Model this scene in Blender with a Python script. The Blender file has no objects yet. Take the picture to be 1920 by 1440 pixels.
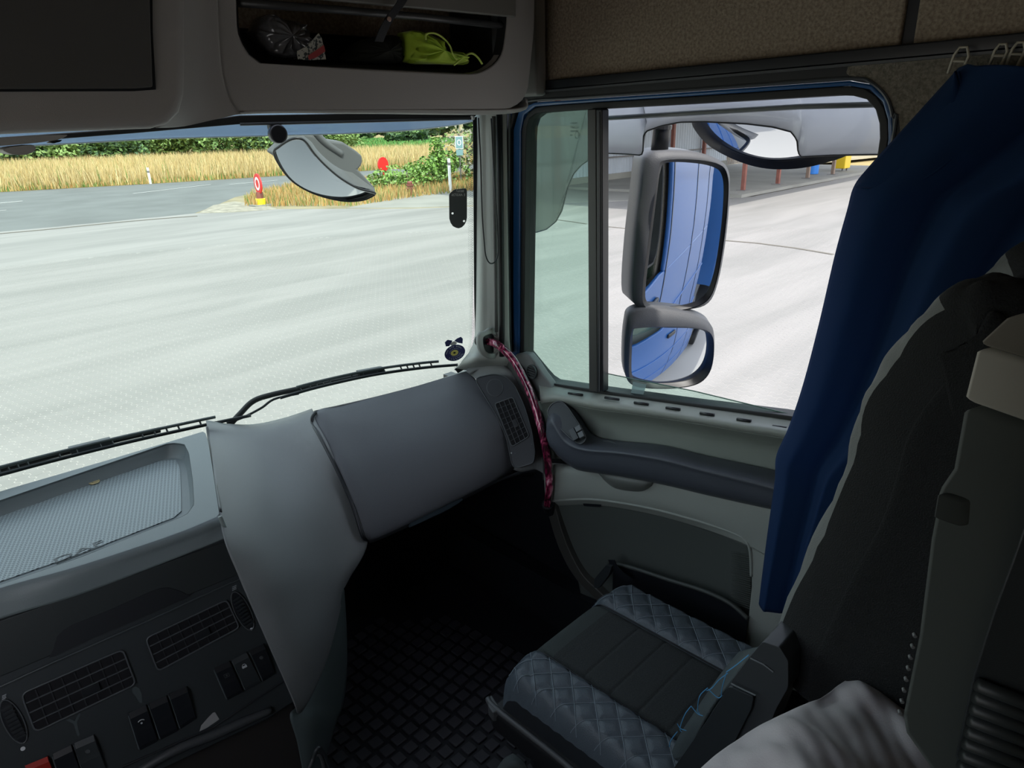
import bpy, bmesh, math, random
from mathutils import Vector, Matrix
random.seed(7)
SC = bpy.context.scene
COL = SC.collection
V = Vector

# ------------------------------------------------------------ camera
FPX = 1300.0
CAM = V((-0.5, 0.0, 3.0))
YAW, PITCH, ROLL = math.radians(45), math.radians(20.8), math.radians(1.7)
FW = V((math.sin(YAW)*math.cos(PITCH), math.cos(YAW)*math.cos(PITCH), -math.sin(PITCH)))
_r0 = V((math.cos(YAW), -math.sin(YAW), 0)); _u0 = _r0.cross(FW)
RT = _r0*math.cos(ROLL) - _u0*math.sin(ROLL)
UP = RT.cross(FW)
cd = bpy.data.cameras.new('camera'); cam = bpy.data.objects.new('camera', cd); COL.objects.link(cam)
cd.sensor_width = 36; cd.lens = FPX/1920*36; cd.clip_start = 0.02; cd.clip_end = 1500
m = Matrix((RT, UP, -FW)).transposed().to_4x4(); m.translation = CAM
cam.matrix_world = m
SC.camera = cam
# ------------------------------------------------------------ world, sun, exposure
SUN_DIR = V((-0.15, -0.50, 0.85)).normalized()      # towards the sun
w = bpy.data.worlds.new('world'); SC.world = w; w.use_nodes = True
nt = w.node_tree; bg = nt.nodes['Background']
sky = nt.nodes.new('ShaderNodeTexSky'); sky.sky_type = 'NISHITA'; sky.sun_disc = False
sky.sun_elevation = math.asin(SUN_DIR.z); sky.sun_rotation = math.atan2(SUN_DIR.x, SUN_DIR.y)
sky.air_density = 1.2; sky.dust_density = 2.0
hz = nt.nodes.new('ShaderNodeHueSaturation'); hz.inputs['Saturation'].default_value = .42      # summer haze: a paler sky all round
nt.links.new(sky.outputs[0], hz.inputs['Color']); nt.links.new(hz.outputs[0], bg.inputs[0]); bg.inputs[1].default_value = 0.24
sd = bpy.data.lights.new('sun', 'SUN'); sd.energy = 1.9; sd.angle = math.radians(0.6); sd.color = (1, .96, .89)
so = bpy.data.objects.new('sun', sd); COL.objects.link(so); so.location = (0, -5, 20)
so.rotation_euler = SUN_DIR.to_track_quat('Z', 'Y').to_euler()
SC.view_settings.view_transform = 'Standard'; SC.view_settings.look = 'None'
SC.view_settings.exposure = 1.05; SC.view_settings.gamma = 1.0; SC.view_settings.use_curve_mapping = False
SC.cycles.max_bounces = 8; SC.cycles.diffuse_bounces = 5; SC.cycles.transparent_max_bounces = 16
SC.cycles.caustics_reflective = False; SC.cycles.caustics_refractive = False

# ------------------------------------------------------------ measuring helpers: picture point -> point on a real plane
def ray(x, y): return FW + RT*((x-960)/FPX) - UP*((y-720)/FPX)
def X(x, y, c): d = ray(x, y); return CAM + d*((c-CAM.x)/d.x)
def Y(x, y, c): d = ray(x, y); return CAM + d*((c-CAM.y)/d.y)
def Z(x, y, c): d = ray(x, y); return CAM + d*((c-CAM.z)/d.z)
def PL(x, y, p, n): d = ray(x, y); return CAM + d*((p-CAM).dot(n)/d.dot(n))
def plane3(a, b, c): n = (b-a).cross(c-a).normalized(); return (a, n if (CAM-a).dot(n) > 0 else -n)

# ------------------------------------------------------------ materials
MATS = {}
def mat(name, col, rough=.5, metal=0, bump=0, bscale=200, var=0, vscale=6, col2=None, spec=.5, coat=0, emit=None, trans=0, sheen=0, rnd=0, world=False):
    if name in MATS: return MATS[name]
    m = bpy.data.materials.new(name); m.use_nodes = True; MATS[name] = m
    n = m.node_tree; b = n.nodes['Principled BSDF']; L = n.links.new
    b.inputs['Base Color'].default_value = (*col, 1); b.inputs['Roughness'].default_value = rough
    b.inputs['Metallic'].default_value = metal; b.inputs['Specular IOR Level'].default_value = spec
    b.inputs['Coat Weight'].default_value = coat; b.inputs['Sheen Weight'].default_value = sheen
    tc = n.nodes.new('ShaderNodeTexCoord')
    if var or col2:
        no = n.nodes.new('ShaderNodeTexNoise'); no.inputs['Scale'].default_value = vscale; no.inputs['Detail'].default_value = 6
        if world:      # ground: one continuous pattern of broad drawn-out tyre marks and dust
            ge = n.nodes.new('ShaderNodeNewGeometry'); mg = n.nodes.new('ShaderNodeMapping'); mg.inputs['Rotation'].default_value = (0, 0, math.radians(32)); mg.inputs['Scale'].default_value = (.35, 1.9, 1)
            L(ge.outputs['Position'], mg.inputs[0]); L(mg.outputs[0], no.inputs['Vector']); no.inputs['Distortion'].default_value = .6
        else: L(tc.outputs['Object'], no.inputs['Vector'])
        r = n.nodes.new('ShaderNodeValToRGB')
        c2 = col2 or tuple(min(1, c*(1+var)) for c in col); c1 = col if col2 else tuple(c*(1-var) for c in col)
        r.color_ramp.elements[0].position = .35; r.color_ramp.elements[1].position = .65
        r.color_ramp.elements[0].color = (*c1, 1); r.color_ramp.elements[1].color = (*c2, 1)
        L(no.outputs[0], r.inputs[0]); out = r.outputs[0]
        if rnd:
            oi = n.nodes.new('ShaderNodeObjectInfo'); hs = n.nodes.new('ShaderNodeHueSaturation')
            mr = n.nodes.new('ShaderNodeMapRange'); mr.inputs[3].default_value = 1-rnd; mr.inputs[4].default_value = 1+rnd
            L(oi.outputs['Random'], mr.inputs[0]); L(mr.outputs[0], hs.inputs['Value']); L(out, hs.inputs['Color']); out = hs.outputs[0]
        L(out, b.inputs['Base Color'])
    if bump:
        no = n.nodes.new('ShaderNodeTexNoise'); no.inputs['Scale'].default_value = bscale; no.inputs['Detail'].default_value = 3
        L(tc.outputs['Object'], no.inputs['Vector'])
        bp = n.nodes.new('ShaderNodeBump'); bp.inputs['Strength'].default_value = bump; bp.inputs['Distance'].default_value = .002
        L(no.outputs[0], bp.inputs['Height']); L(bp.outputs[0], b.inputs['Normal'])
    return m
def glassmat(name, tint, gloss=.05, rough=0, diff=None, dfac=0, tl=False):
    m = bpy.data.materials.new(name); m.use_nodes = True; MATS[name] = m
    n = m.node_tree; n.nodes.clear(); L = n.links.new
    o = n.nodes.new('ShaderNodeOutputMaterial'); t = n.nodes.new('ShaderNodeBsdfTransparent'); t.inputs[0].default_value = (*tint, 1)
    g = n.nodes.new('ShaderNodeBsdfGlossy'); g.inputs['Roughness'].default_value = rough
    fr = n.nodes.new('ShaderNodeLayerWeight'); fr.inputs[0].default_value = .25
    mr = n.nodes.new('ShaderNodeMapRange'); mr.inputs[3].default_value = gloss; mr.inputs[4].default_value = .9
    pw = n.nodes.new('ShaderNodeMath'); pw.operation = 'POWER'; pw.inputs[1].default_value = 3
    L(fr.outputs['Facing'], pw.inputs[0]); L(pw.outputs[0], mr.inputs[0])
    mx = n.nodes.new('ShaderNodeMixShader'); L(mr.outputs[0], mx.inputs[0])
    src = t.outputs[0]
    if diff:
        d = n.nodes.new('ShaderNodeBsdfTranslucent' if tl else 'ShaderNodeBsdfDiffuse'); d.inputs[0].default_value = (*diff, 1)
        m2 = n.nodes.new('ShaderNodeMixShader'); m2.inputs[0].default_value = dfac; L(t.outputs[0], m2.inputs[1]); L(d.outputs[0], m2.inputs[2]); src = m2.outputs[0]
    L(src, mx.inputs[1]); L(g.outputs[0], mx.inputs[2]); L(mx.outputs[0], o.inputs[0])
    return m
DASH = mat('dash_plastic', (.21, .22, .225), .5, bump=.5, bscale=900)
DASHD = mat('dash_dark_plastic', (.030, .036, .040), .4, bump=.2, bscale=900)
TRAYM = mat('tray_plastic', (.15, .178, .187), .40, bump=.2, bscale=900)
BLACK = mat('black_plastic', (.012, .014, .018), .35)
SLAT = mat('vent_slat_plastic', (.08, .088, .095), .35)
RUB = mat('black_rubber', (.010, .011, .012), .55)
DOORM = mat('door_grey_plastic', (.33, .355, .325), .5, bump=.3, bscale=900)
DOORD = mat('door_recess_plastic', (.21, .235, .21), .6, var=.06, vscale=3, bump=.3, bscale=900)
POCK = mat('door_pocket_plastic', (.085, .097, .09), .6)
ARM = mat('armrest_plastic', (.065, .073, .092), .42, bump=.3, bscale=900)
PILL = mat('pillar_grey_plastic', (.38, .40, .375), .5, bump=.2, bscale=900)
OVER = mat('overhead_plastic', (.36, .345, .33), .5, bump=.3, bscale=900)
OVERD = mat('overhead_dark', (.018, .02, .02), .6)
HEAD = mat('headliner_fabric', (.43, .355, .265), .95, bump=1.0, bscale=260, col2=(.25, .20, .15), vscale=160)
BLUEP = mat('blue_paint', (.025, .11, .30), .25, coat=.6)
BLUEX = mat('blue_body_paint', (.020, .105, .33), .35, coat=.25)
ALU = mat('aluminium_trim', (.35, .35, .35), .35, metal=.8)
GLW = glassmat('windscreen_glass', (.80, .90, .84), .02)
GLQ = glassmat('quarter_glass', (.72, .84, .79), .02)
GLS = glassmat('side_glass', (.80, .90, .86), .05)
SMOKE = glassmat('smoked_acrylic', (.46, .48, .49), .06, .05, (.62, .63, .66), .62, tl=True)
VISO = glassmat('visor_acrylic', (.40, .46, .56), .04, .03, (.42, .52, .66), .55, tl=True)

WHT = mat('white_plastic', (.85, .85, .85), .4)
GIRT = mat('dull_steel', (.16, .15, .15), .6)

# ------------------------------------------------------------ mesh helpers
class MB:
    def __init__(s): s.v = []; s.f = []
    def add(s, vs, fs):
        k = len(s.v); s.v += [V(p) for p in vs]; s.f += [tuple(i+k for i in f) for f in fs]; return s
    def box8(s, p):   # 0-3 near face loop, 4-7 far face loop
        return s.add(p, [(0,1,2,3), (7,6,5,4), (0,4,5,1), (1,5,6,2), (2,6,7,3), (3,7,4,0)])
    def box(s, x0, x1, y0, y1, z0, z1):
        return s.box8([(x0,y0,z0),(x1,y0,z0),(x1,y1,z0),(x0,y1,z0),(x0,y0,z1),(x1,y0,z1),(x1,y1,z1),(x0,y1,z1)])
    def prism(s, pts, vec):
        n = len(pts); vec = V(vec); pts = [V(p) for p in pts]
        return s.add(pts + [p+vec for p in pts], [tuple(range(n)), tuple(range(2*n-1, n-1, -1))] + [(i, (i+1) % n, (i+1) % n+n, i+n) for i in range(n)])
    def ring(s, outer, inner, vec):
        n = len(outer); vec = V(vec); o = [V(p) for p in outer]; i_ = [V(p) for p in inner]
        vs = o + i_ + [p+vec for p in o] + [p+vec for p in i_]; fs = []
        for k in range(n):
            j = (k+1) % n
            fs += [(k, j, n+j, n+k), (2*n+k, 3*n+k, 3*n+j, 2*n+j), (k, 2*n+k, 2*n+j, j), (n+k, n+j, 3*n+j, 3*n+k)]
        return s.add(vs, fs)
    def strip(s, A, B, vec):      # open band between two polylines, with thickness
        n = len(A); vec = V(vec)
        vs = list(A)+list(B)+[V(p)+vec for p in A]+[V(p)+vec for p in B]; fs = []
        for k in range(n-1):
            fs += [(k, k+1, n+k+1, n+k), (2*n+k, 3*n+k, 3*n+k+1, 2*n+k+1), (k, 2*n+k, 2*n+k+1, k+1), (n+k, n+k+1, 3*n+k+1, 3*n+k)]
        fs += [(0, n, 3*n, 2*n), (n-1, 3*n-1, 4*n-1, 2*n-1)]
        return s.add(vs, fs)
    def grid(s, rows, closed=False):
        nr, nc = len(rows), len(rows[0]); vs = [p for r in rows for p in r]; fs = []
        for i in range(nr-1):
            for j in range(nc if closed else nc-1):
                k = (j+1) % nc; fs.append((i*nc+j, i*nc+k, (i+1)*nc+k, (i+1)*nc+j))
        return s.add(vs, fs)
    def tube(s, pts, r, n=10, closed=False, taper=None):
        pts = [V(p) for p in pts]; N = len(pts); rows = []; up = None
        for i, p in enumerate(pts):
            a = pts[(i-1) % N] if (closed or i > 0) else p; b = pts[(i+1) % N] if (closed or i < N-1) else p
            t = (b-a).normalized()
            if up is None: up = t.orthogonal().normalized()
            up = (up - t*up.dot(t)).normalized(); q = t.cross(up)
            rr = r if taper is None else r*taper[i]
            rows.append([p + (up*math.cos(2*math.pi*k/n) + q*math.sin(2*math.pi*k/n))*rr for k in range(n)])
        if closed: rows.append(rows[0])
        k0 = len(s.v); s.grid(rows, True)
        if not closed: s.f += [tuple(k0+i for i in range(n)), tuple(k0+(N-1)*n+i for i in range(n))[::-1]]
        return s
    def disc(s, c, n, r, depth, seg=24, squash=1, up=None):
        n = V(n).normalized(); a = (V(up) - n*V(up).dot(n)).normalized() if up else n.orthogonal().normalized(); b = n.cross(a)
        return s.prism([V(c) + a*math.cos(2*math.pi*k/seg)*r*squash + b*math.sin(2*math.pi*k/seg)*r for k in range(seg)], n*depth)
    def build(s, name, m, parent=None, smooth=False, bevel=0, sub=0, solid=0, seg=2, recalc=True):
        me = bpy.data.meshes.new(name); o = bpy.data.objects.new(name, me); COL.objects.link(o)
        off = V((0, 0, 0))
        if parent is not None: off = V(parent.get('org', (0, 0, 0)))
        o['org'] = tuple(off)
        me.from_pydata([tuple(p-off) for p in s.v], [], s.f)
        if recalc:
            bm = bmesh.new(); bm.from_mesh(me); bmesh.ops.remove_doubles(bm, verts=bm.verts, dist=1e-5)
            bmesh.ops.recalc_face_normals(bm, faces=bm.faces); bm.to_mesh(me); bm.free()
        me.materials.append(m)
        if smooth: me.polygons.foreach_set('use_smooth', [True]*len(me.polygons))
        if parent is not None: o.parent = parent
        if solid: md = o.modifiers.new('s', 'SOLIDIFY'); md.thickness = solid; md.offset = -1
        if bevel: md = o.modifiers.new('b', 'BEVEL'); md.width = bevel; md.segments = seg; md.limit_method = 'ANGLE'; md.angle_limit = math.radians(35)
        if sub: md = o.modifiers.new('u', 'SUBSURF'); md.levels = md.render_levels = sub
        if bevel and not smooth:
            me.polygons.foreach_set('use_smooth', [True]*len(me.polygons)); 
            md = o.modifiers.new('w', 'WEIGHTED_NORMAL'); md.keep_sharp = True
        return o
def tag(o, label=None, cat=None, group=None, kind=None):
    if label: o['label'] = label
    if cat: o['category'] = cat
    if group: o['group'] = group
    if kind: o['kind'] = kind
    return o
def root(name, loc, label=None, cat=None, group=None, kind=None):
    o = bpy.data.objects.new(name, None); COL.objects.link(o); o.location = loc; o['org'] = tuple(loc); o.empty_display_size = .05
    return tag(o, label, cat, group, kind)
def cr1(P, t):
    n = len(P)-1; i = min(int(t*n), n-1); u = t*n-i
    a, b, c, d = P[max(i-1, 0)], P[i], P[i+1], P[min(i+2, n)]
    return 0.5*((2*b) + (c-a)*u + (2*a-5*b+4*c-d)*u*u + (3*b-a-3*c+d)*u*u*u)
def cr(P, n): P = [V(p) for p in P]; return [cr1(P, i/(n-1)) for i in range(n)]
def crc(P, n):    # closed loop
    P = [V(p) for p in P]; N = len(P); out = []
    for i in range(n):
        t = i/n*N; k = int(t); u = t-k; a, b, c, d = P[(k-1) % N], P[k % N], P[(k+1) % N], P[(k+2) % N]
        out.append(0.5*((2*b) + (c-a)*u + (2*a-5*b+4*c-d)*u*u + (3*b-a-3*c+d)*u*u*u))
    return out
def rloop(P, r=.25, n=4):   # polygon with rounded corners; r = share of the shorter side
    P = [V(p) for p in P]; N = len(P); out = []
    for i in range(N):
        a, b, c = P[i-1], P[i], P[(i+1) % N]
        rr = r[i] if isinstance(r, (list, tuple)) else r
        L = min((a-b).length, (c-b).length)*rr
        if rr <= 0: out.append(b); continue
        p, q = b+(a-b).normalized()*L, b+(c-b).normalized()*L
        for k in range(n+1): t = k/n; out.append(p*(1-t)**2 + b*2*t*(1-t) + q*t*t)
    return out
def resample(P, n, closed=True):
    P = [V(p) for p in P]; Q = P+[P[0]] if closed else P
    d = [0]
    for a, b in zip(Q, Q[1:]): d.append(d[-1]+(b-a).length)
    out = []; j = 0
    for i in range(n):
        t = d[-1]*i/(n if closed else n-1)
        while j < len(d)-2 and d[j+1] < t: j += 1
        out.append(Q[j].lerp(Q[j+1], (t-d[j])/max(1e-9, d[j+1]-d[j])))
    return out
def patch(rows, nu=24, nv=24):
    R = [cr(r, nu) for r in rows]
    return [list(c) for c in zip(*[cr([R[i][j] for i in range(len(R))], nv) for j in range(nu)])]
def quadf(c, n):   # bilinear map over four corners (TL,TR,BR,BL) + offset along n
    def f(u, v, d=0): return (c[0]*(1-u)+c[1]*u)*(1-v) + (c[3]*(1-u)+c[2]*u)*v + n*d
    return f
def qbox(mb, f, u0, u1, v0, v1, d0, d1):
    return mb.box8([f(u0,v0,d0), f(u1,v0,d0), f(u1,v1,d0), f(u0,v1,d0), f(u0,v0,d1), f(u1,v0,d1), f(u1,v1,d1), f(u0,v1,d1)])
def plate_holes(name, outer, holes, n, th, m, parent):
    o0 = outer[0]; n = V(n).normalized(); xa = (outer[1]-o0).normalized(); ya = n.cross(xa).normalized(); xa = ya.cross(n).normalized()
    cu = bpy.data.curves.new(name, 'CURVE'); cu.dimensions = '2D'; cu.fill_mode = 'BOTH'; cu.extrude = th/2
    for lp in [outer]+holes:
        s = cu.splines.new('POLY'); s.points.add(len(lp)-1); s.use_cyclic_u = True
        for i, p in enumerate(lp): s.points[i].co = ((p-o0).dot(xa), (p-o0).dot(ya), 0, 1)
    t = bpy.data.objects.new('t', cu); COL.objects.link(t)
    dg = bpy.context.evaluated_depsgraph_get(); me = bpy.data.meshes.new_from_object(t.evaluated_get(dg)); bpy.data.objects.remove(t)
    off = V(parent.get('org', (0, 0, 0)))
    for v in me.vertices: v.co = o0 + xa*v.co.x + ya*v.co.y + n*v.co.z - off
    me.name = name; me.materials.clear(); me.materials.append(m)
    o = bpy.data.objects.new(name, me); COL.objects.link(o); o.parent = parent; o['org'] = tuple(off); return o
def copytree(o, parent=None):
    c = o.copy(); COL.objects.link(c); c.parent = parent
    for ch in [x for x in o.children]: copytree(ch, c)
    return c
def text_mesh(name, s, size, m, parent, origin, xa, ya, extrude=.0004):
    cu = bpy.data.curves.new(name, 'FONT'); cu.body = s; cu.size = size; cu.extrude = extrude; cu.align_x = 'CENTER'; cu.align_y = 'CENTER'
    t = bpy.data.objects.new('t', cu); COL.objects.link(t)
    dg = bpy.context.evaluated_depsgraph_get(); me = bpy.data.meshes.new_from_object(t.evaluated_get(dg))
    bpy.data.objects.remove(t); me.name = name
    za = xa.cross(ya); off = V(parent.get('org', (0, 0, 0))); 
    for v in me.vertices: v.co = origin + xa*v.co.x + ya*v.co.y + za*v.co.z - off
    me.materials.clear(); me.materials.append(m)
    o = bpy.data.objects.new(name, me); COL.objects.link(o); o.parent = parent; o['org'] = tuple(off); return o

# ============================================================ CAB SHELL
def S(name, mb, m, **k): o = mb.build(name, m, **k); o['kind'] = 'structure'; return o
DX = 1.05
S('floor', MB().box(-1.05, 1.05, -1.0, 1.95, 1.22, 1.30), BLACK)
S('ceiling', MB().box(-1.1, 1.1, -1.0, 1.6, 3.78, 3.82), HEAD)
S('wall_rear', MB().box(-1.1, 1.1, -1.04, -1.0, 1.2, 3.8), HEAD)
S('wall_front', MB().box(-1.1, 1.1, 1.90, 1.95, 1.2, 1.96), BLACK)
S('wall_front_upper', MB().box(-1.1, 1.1, 1.56, 1.6, 3.2, 3.8), HEAD)
lw = MB().box(-1.1, -1.06, -1.0, .25, 1.2, 3.8).box(-1.1, -1.06, .25, 1.1, 1.2, 2.25).box(-1.1, -1.06, .25, 1.1, 3.08, 3.8).box(-1.1, -1.06, 1.1, 2.0, 1.2, 3.8)  # driver window opening, unseen: sized and moved for the light it lets in
S('wall_left', lw, HEAD)
# right wall: fabric above the rail and rear quarter behind the window
rail = [(985, 166), (1200, 146), (1500, 119), (1700, 100), (1920, 79)]
ry = [X(x, y, DX) for x, y in rail]
def at_y(yv, z): return V((DX, yv, z))
rz = lambda yv: ry[-1].z + (ry[0].z-ry[-1].z)*(yv-ry[-1].y)/(ry[0].y-ry[-1].y)
yr1 = X(1690, 60, DX).y; yr2 = X(1714, 60, DX).y
wr = S('wall_right', MB().prism([at_y(1.56, rz(1.56)+.012), at_y(yr1, rz(yr1)+.012), at_y(yr1, 3.8), at_y(1.56, 3.8)], (.04, 0, 0)), HEAD, bevel=.006)
MB().prism([at_y(yr2, rz(yr2)+.012), at_y(-1, rz(-1)+.012), at_y(-1, 3.8), at_y(yr2, 3.8)], (.04, 0, 0)).build('rear_fabric_panel', HEAD, wr, bevel=.006)
MB().prism([at_y(yr1+.01, rz(yr1)), at_y(yr2-.01, rz(yr2)), at_y(yr2-.01, 3.8), at_y(yr1+.01, 3.8)], V((.04, 0, 0))).build('divider_channel', BLACK, wr)
for q in wr.children:
    if q.name.startswith('divider'): q.location.x = .012
# curtain rail
cr_ = root('curtain_rail', at_y(.6, rz(.6)), 'long black curtain rail running along the top of the side wall', 'rail')
yy = [1.57, -1.0]
MB().box8([(1.025, 1.57, rz(1.57)-.010), (1.05, 1.57, rz(1.57)-.010), (1.05, -1, rz(-1)-.010), (1.025, -1, rz(-1)-.010), (1.025, 1.57, rz(1.57)+.014), (1.05, 1.57, rz(1.57)+.014), (1.05, -1, rz(-1)+.014), (1.025, -1, rz(-1)+.014)]).build('track', BLACK, cr_, bevel=.003)
MB().box8([(1.018, 1.57, rz(1.57)-.016), (1.03, 1.57, rz(1.57)-.016), (1.03, -1, rz(-1)-.016), (1.018, -1, rz(-1)-.016), (1.018, 1.57, rz(1.57)-.011), (1.03, 1.57, rz(1.57)-.011), (1.03, -1, rz(-1)-.011), (1.018, -1, rz(-1)-.011)]).build('lower_lip', SLAT, cr_)
# rear quarter fabric around the window corner
q = [(1592, 112), (1584, 138), (1592, 144), (1618, 149), (1645, 164), (1668, 192), (1683, 225), (1688, 260)]
qp = [X(x, y, 1.035) for x, y in q]
S('wall_right_quarter', MB().prism(qp+[V((1.035, qp[-1].y-.005, 2.3)), V((1.035, .46, 2.25)), V((1.035, .46, 1.3)), V((1.035, -1, 1.3)), V((1.035, -1, rz(-1)+.01)), V((1.035, qp[0].y, rz(qp[0].y)+.01))], (.05, 0, 0)),
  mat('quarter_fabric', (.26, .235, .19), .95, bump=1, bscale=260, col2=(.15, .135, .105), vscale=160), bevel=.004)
# ============================================================ DOOR (part of the setting)
door = root('door_1', (1.05, 1.0, 2.2), 'grey truck cab passenger door with window, armrest and pocket', kind='structure')
opx = [(982, 664), (986, 245), (990, 224), (1006, 212), (1060, 208), (1130, 204), (1260, 197), (1400, 189), (1590, 178), (1622, 184), (1640, 202), (1648, 230), (1649, 262)]
op = [X(x, y, DX) for x, y in opx]
yb = op[-1].y
inner = op + [V((DX, yb+.005, 2.45)), V((DX, yb+.02, 2.36)), V((DX, yb+.05, X(1480, 780, DX).z+.0))]
low = [X(x, y, DX) for x, y in [(1480, 780), (1300, 757), (1130, 733), (1030, 718), (1018, 708)]]
loop = inner + low
def offs(P, d, front=0):
    out = []; n = len(P); cy = sum(p.y for p in P)/n; cz = sum(p.z for p in P)/n
    for i in range(n):
        t = (P[(i+1) % n]-P[i-1]); t.x = 0; t.normalize(); nn = V((0, t.z, -t.y))
        if nn.dot(V((0, P[i].y-cy, P[i].z-cz))) < 0: nn = -nn
        w_ = d + front*max(0, nn.y)
        out.append(P[i]+nn*w_)
    return out
LA = resample(loop, 120); LB = resample(offs(loop, .017), 120)
K = len(inner)
LAo = inner; LBo = offs(loop, .017)[:K]; LCo = offs(loop, .026, .022)[:K]; LDo = offs(loop, .060, .0)[:K]
sh = lambda P, dx: [p+V((dx, 0, 0)) for p in P]
MB().ring(sh(resample(offs(loop, .017), 120), 0), sh(LA, 0), (.05, 0, 0)).build('window_seal', RUB, door, bevel=.003)
MB().strip(sh(LCo, -.004), sh(LBo, -.004), (.03, 0, 0)).build('painted_frame', BLUEP, door, bevel=.003)
MB().strip(sh(LDo, -.014), sh(offs(loop, .027, .022)[:K], -.014), (.03, 0, 0)).build('door_frame_trim', RUB, door, bevel=.006)
MB().tube(sh(cr(offs(loop, .030, .022)[:K], 60), -.016), .0035, 6).build('seal_lip', SLAT, door)
# divider post and glass
MB().prism([X(1101, 205, 1.035), X(1117, 204, 1.035), X(1120, 735, 1.035), X(1104, 733, 1.035)], (.04, 0, 0)).build('window_post', mat('post_plastic', (.05, .05, .048), .45), door, bevel=.003)
MB().prism([X(1117, 204, 1.032), X(1129, 204, 1.032), X(1130, 736, 1.032), X(1119, 735, 1.032)], (.03, 0, 0)).build('post_seal', BLACK, door, bevel=.004)
MB().tube([X(1123, 210, 1.03), X(1124, 734, 1.03)], .002, 6).build('post_trim', SLAT, door)
g = [X(x, y, 1.07) for x, y in [(980, 665), (984, 240), (992, 216), (1008, 206), (1110, 200), (1112, 742), (1030, 725), (1015, 712)]]
MB().prism(g, (.004, 0, 0)).build('quarter_glass', GLQ, door)
g = [X(x, y, 1.068) for x, y in [(1122, 697), (1200, 713), (1300, 733), (1400, 757), (1482, 777), (1600, 810), (1600, 900), (1122, 770)]]
MB().prism(g, (.004, 0, 0)).build('lowered_glass', GLS, door)
MB().tube(g[:5], .0016, 6).build('glass_edge', mat('glass_edge', (.12, .22, .18), .1), door)
# etched maker's stamp on the quarter glass (black print)
PRN = mat('glass_print', (.05, .08, .07), .6)
xa, ya = V((0, 1, 0)), V((0, 0, 1))
for s_, px_, py_, sz in [('Securit', 1077, 239, .0085), ('43R-00049', 1077, 246, .0065), ('E2', 1086, 253, .009), ('TEMPERED', 1076, 231, .0055), ('43R', 1071, 254, .006), ('A I', 1078, 259, .006)]:
    text_mesh('stamp_text', s_, sz, PRN, door, X(px_, py_, 1.069), xa, ya, .0001) if s_ not in ('Securit',) else None
    if s_ == 'Securit': text_mesh('stamp_text', 'SECURIT', sz, PRN, door, X(px_, py_, 1.069), xa, ya, .0001)
pc = X(1082, 253, 1.069); MB().tube([pc+V((0, math.cos(t)*.007, math.sin(t)*.009)) for t in [k*math.pi/8 for k in range(16)]], .0004, 4, True).build('stamp_circle', PRN, door)
MB().prism([X(x, y, 1.0665) for x, y in [(1187, 716), (1212, 721), (1206, 741), (1183, 738)]], (-.0006, 0, 0)).build('tape_patch', glassmat('old_tape', (.62, .76, .78), .02, .4, (.5, .6, .62), .5), door)
# inner panel
def row(pts): return [X(x, y, c) for x, y, c in pts]
rows = [row([(1005, 708, 1.066), (1035, 720, 1.066), (1110, 734, 1.066), (1200, 746, 1.066), (1300, 759, 1.066), (1400, 771, 1.066), (1480, 783, 1.066), (1620, 806, 1.066)]),
        row([(1012, 728, 1.03), (1040, 732, 1.03), (1110, 744, 1.03), (1200, 757, 1.03), (1300, 773, 1.03), (1400, 789, 1.03), (1480, 801, 1.03), (1620, 825, 1.03)]),
        row([(1014, 745, 1.00), (1048, 744, 1.00), (1115, 757, 1.00), (1200, 768, 1.00), (1300, 784, 1.00), (1400, 800, 1.00), (1480, 812, 1.00), (1620, 838, 1.00)]),
        row([(1016, 756, 1.005), (1050, 752, 1.005), (1115, 764, 1.005), (1200, 775, 1.005), (1300, 790, 1.005), (1400, 807, 1.005), (1480, 820, 1.005), (1620, 846, 1.005)])]
MB().grid(patch(rows, 40, 16)).build('window_sill', DOORM, door, smooth=True, solid=-.004)
rows = [row([(1010, 752, 1.006), (1052, 752, 1.006), (1115, 764, 1.006), (1200, 775, 1.006), (1300, 790, 1.006), (1400, 807, 1.006), (1480, 820, 1.006), (1620, 846, 1.006)]),
        row([(1015, 772, 1.018), (1056, 766, 1.030), (1115, 785, 1.035), (1200, 795, 1.035), (1300, 812, 1.035), (1400, 830, 1.035), (1480, 845, 1.035), (1620, 870, 1.035)]),
        row([(1018, 800, 1.020), (1060, 800, 1.030), (1115, 825, 1.032), (1200, 838, 1.032), (1300, 856, 1.032), (1400, 875, 1.032), (1480, 892, 1.032), (1620, 920, 1.03)]),
        row([(1020, 860, 1.020), (1060, 860, 1.030), (1115, 870, 1.032), (1200, 880, 1.032), (1300, 896, 1.032), (1400, 915, 1.032), (1480, 930, 1.032), (1620, 960, 1.03)])]
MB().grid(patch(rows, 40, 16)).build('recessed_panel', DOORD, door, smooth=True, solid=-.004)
rows = [row([(1018, 868, 1.028), (1060, 872, 1.028), (1120, 880, 1.028), (1210, 893, 1.028), (1300, 910, 1.028), (1400, 930, 1.028), (1480, 945, 1.028), (1620, 975, 1.03)]),
        row([(1022, 888, 1.00), (1065, 880, 1.00), (1120, 886, 1.00), (1210, 898, 1.00), (1300, 918, 1.00), (1400, 940, 1.00), (1480, 958, 1.00), (1620, 990, 1.0)]),
        row([(1022, 905, .992), (1065, 900, .992), (1120, 902, .992), (1210, 918, .992), (1300, 940, .992), (1400, 965, .992), (1480, 985, .992), (1620, 1020, 1.0)]),
        row([(1024, 932, .995), (1065, 930, .995), (1120, 930, .995), (1210, 944, .995), (1300, 966, .995), (1400, 1000, .995), (1480, 1020, .995), (1620, 1050, 1.0)]),
        row([(1026, 948, 1.020), (1065, 946, 1.02), (1120, 946, 1.02), (1210, 960, 1.02), (1300, 984, 1.02), (1395, 1018, 1.00), (1480, 1060, .995), (1620, 1080, 1.0)])]
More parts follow.
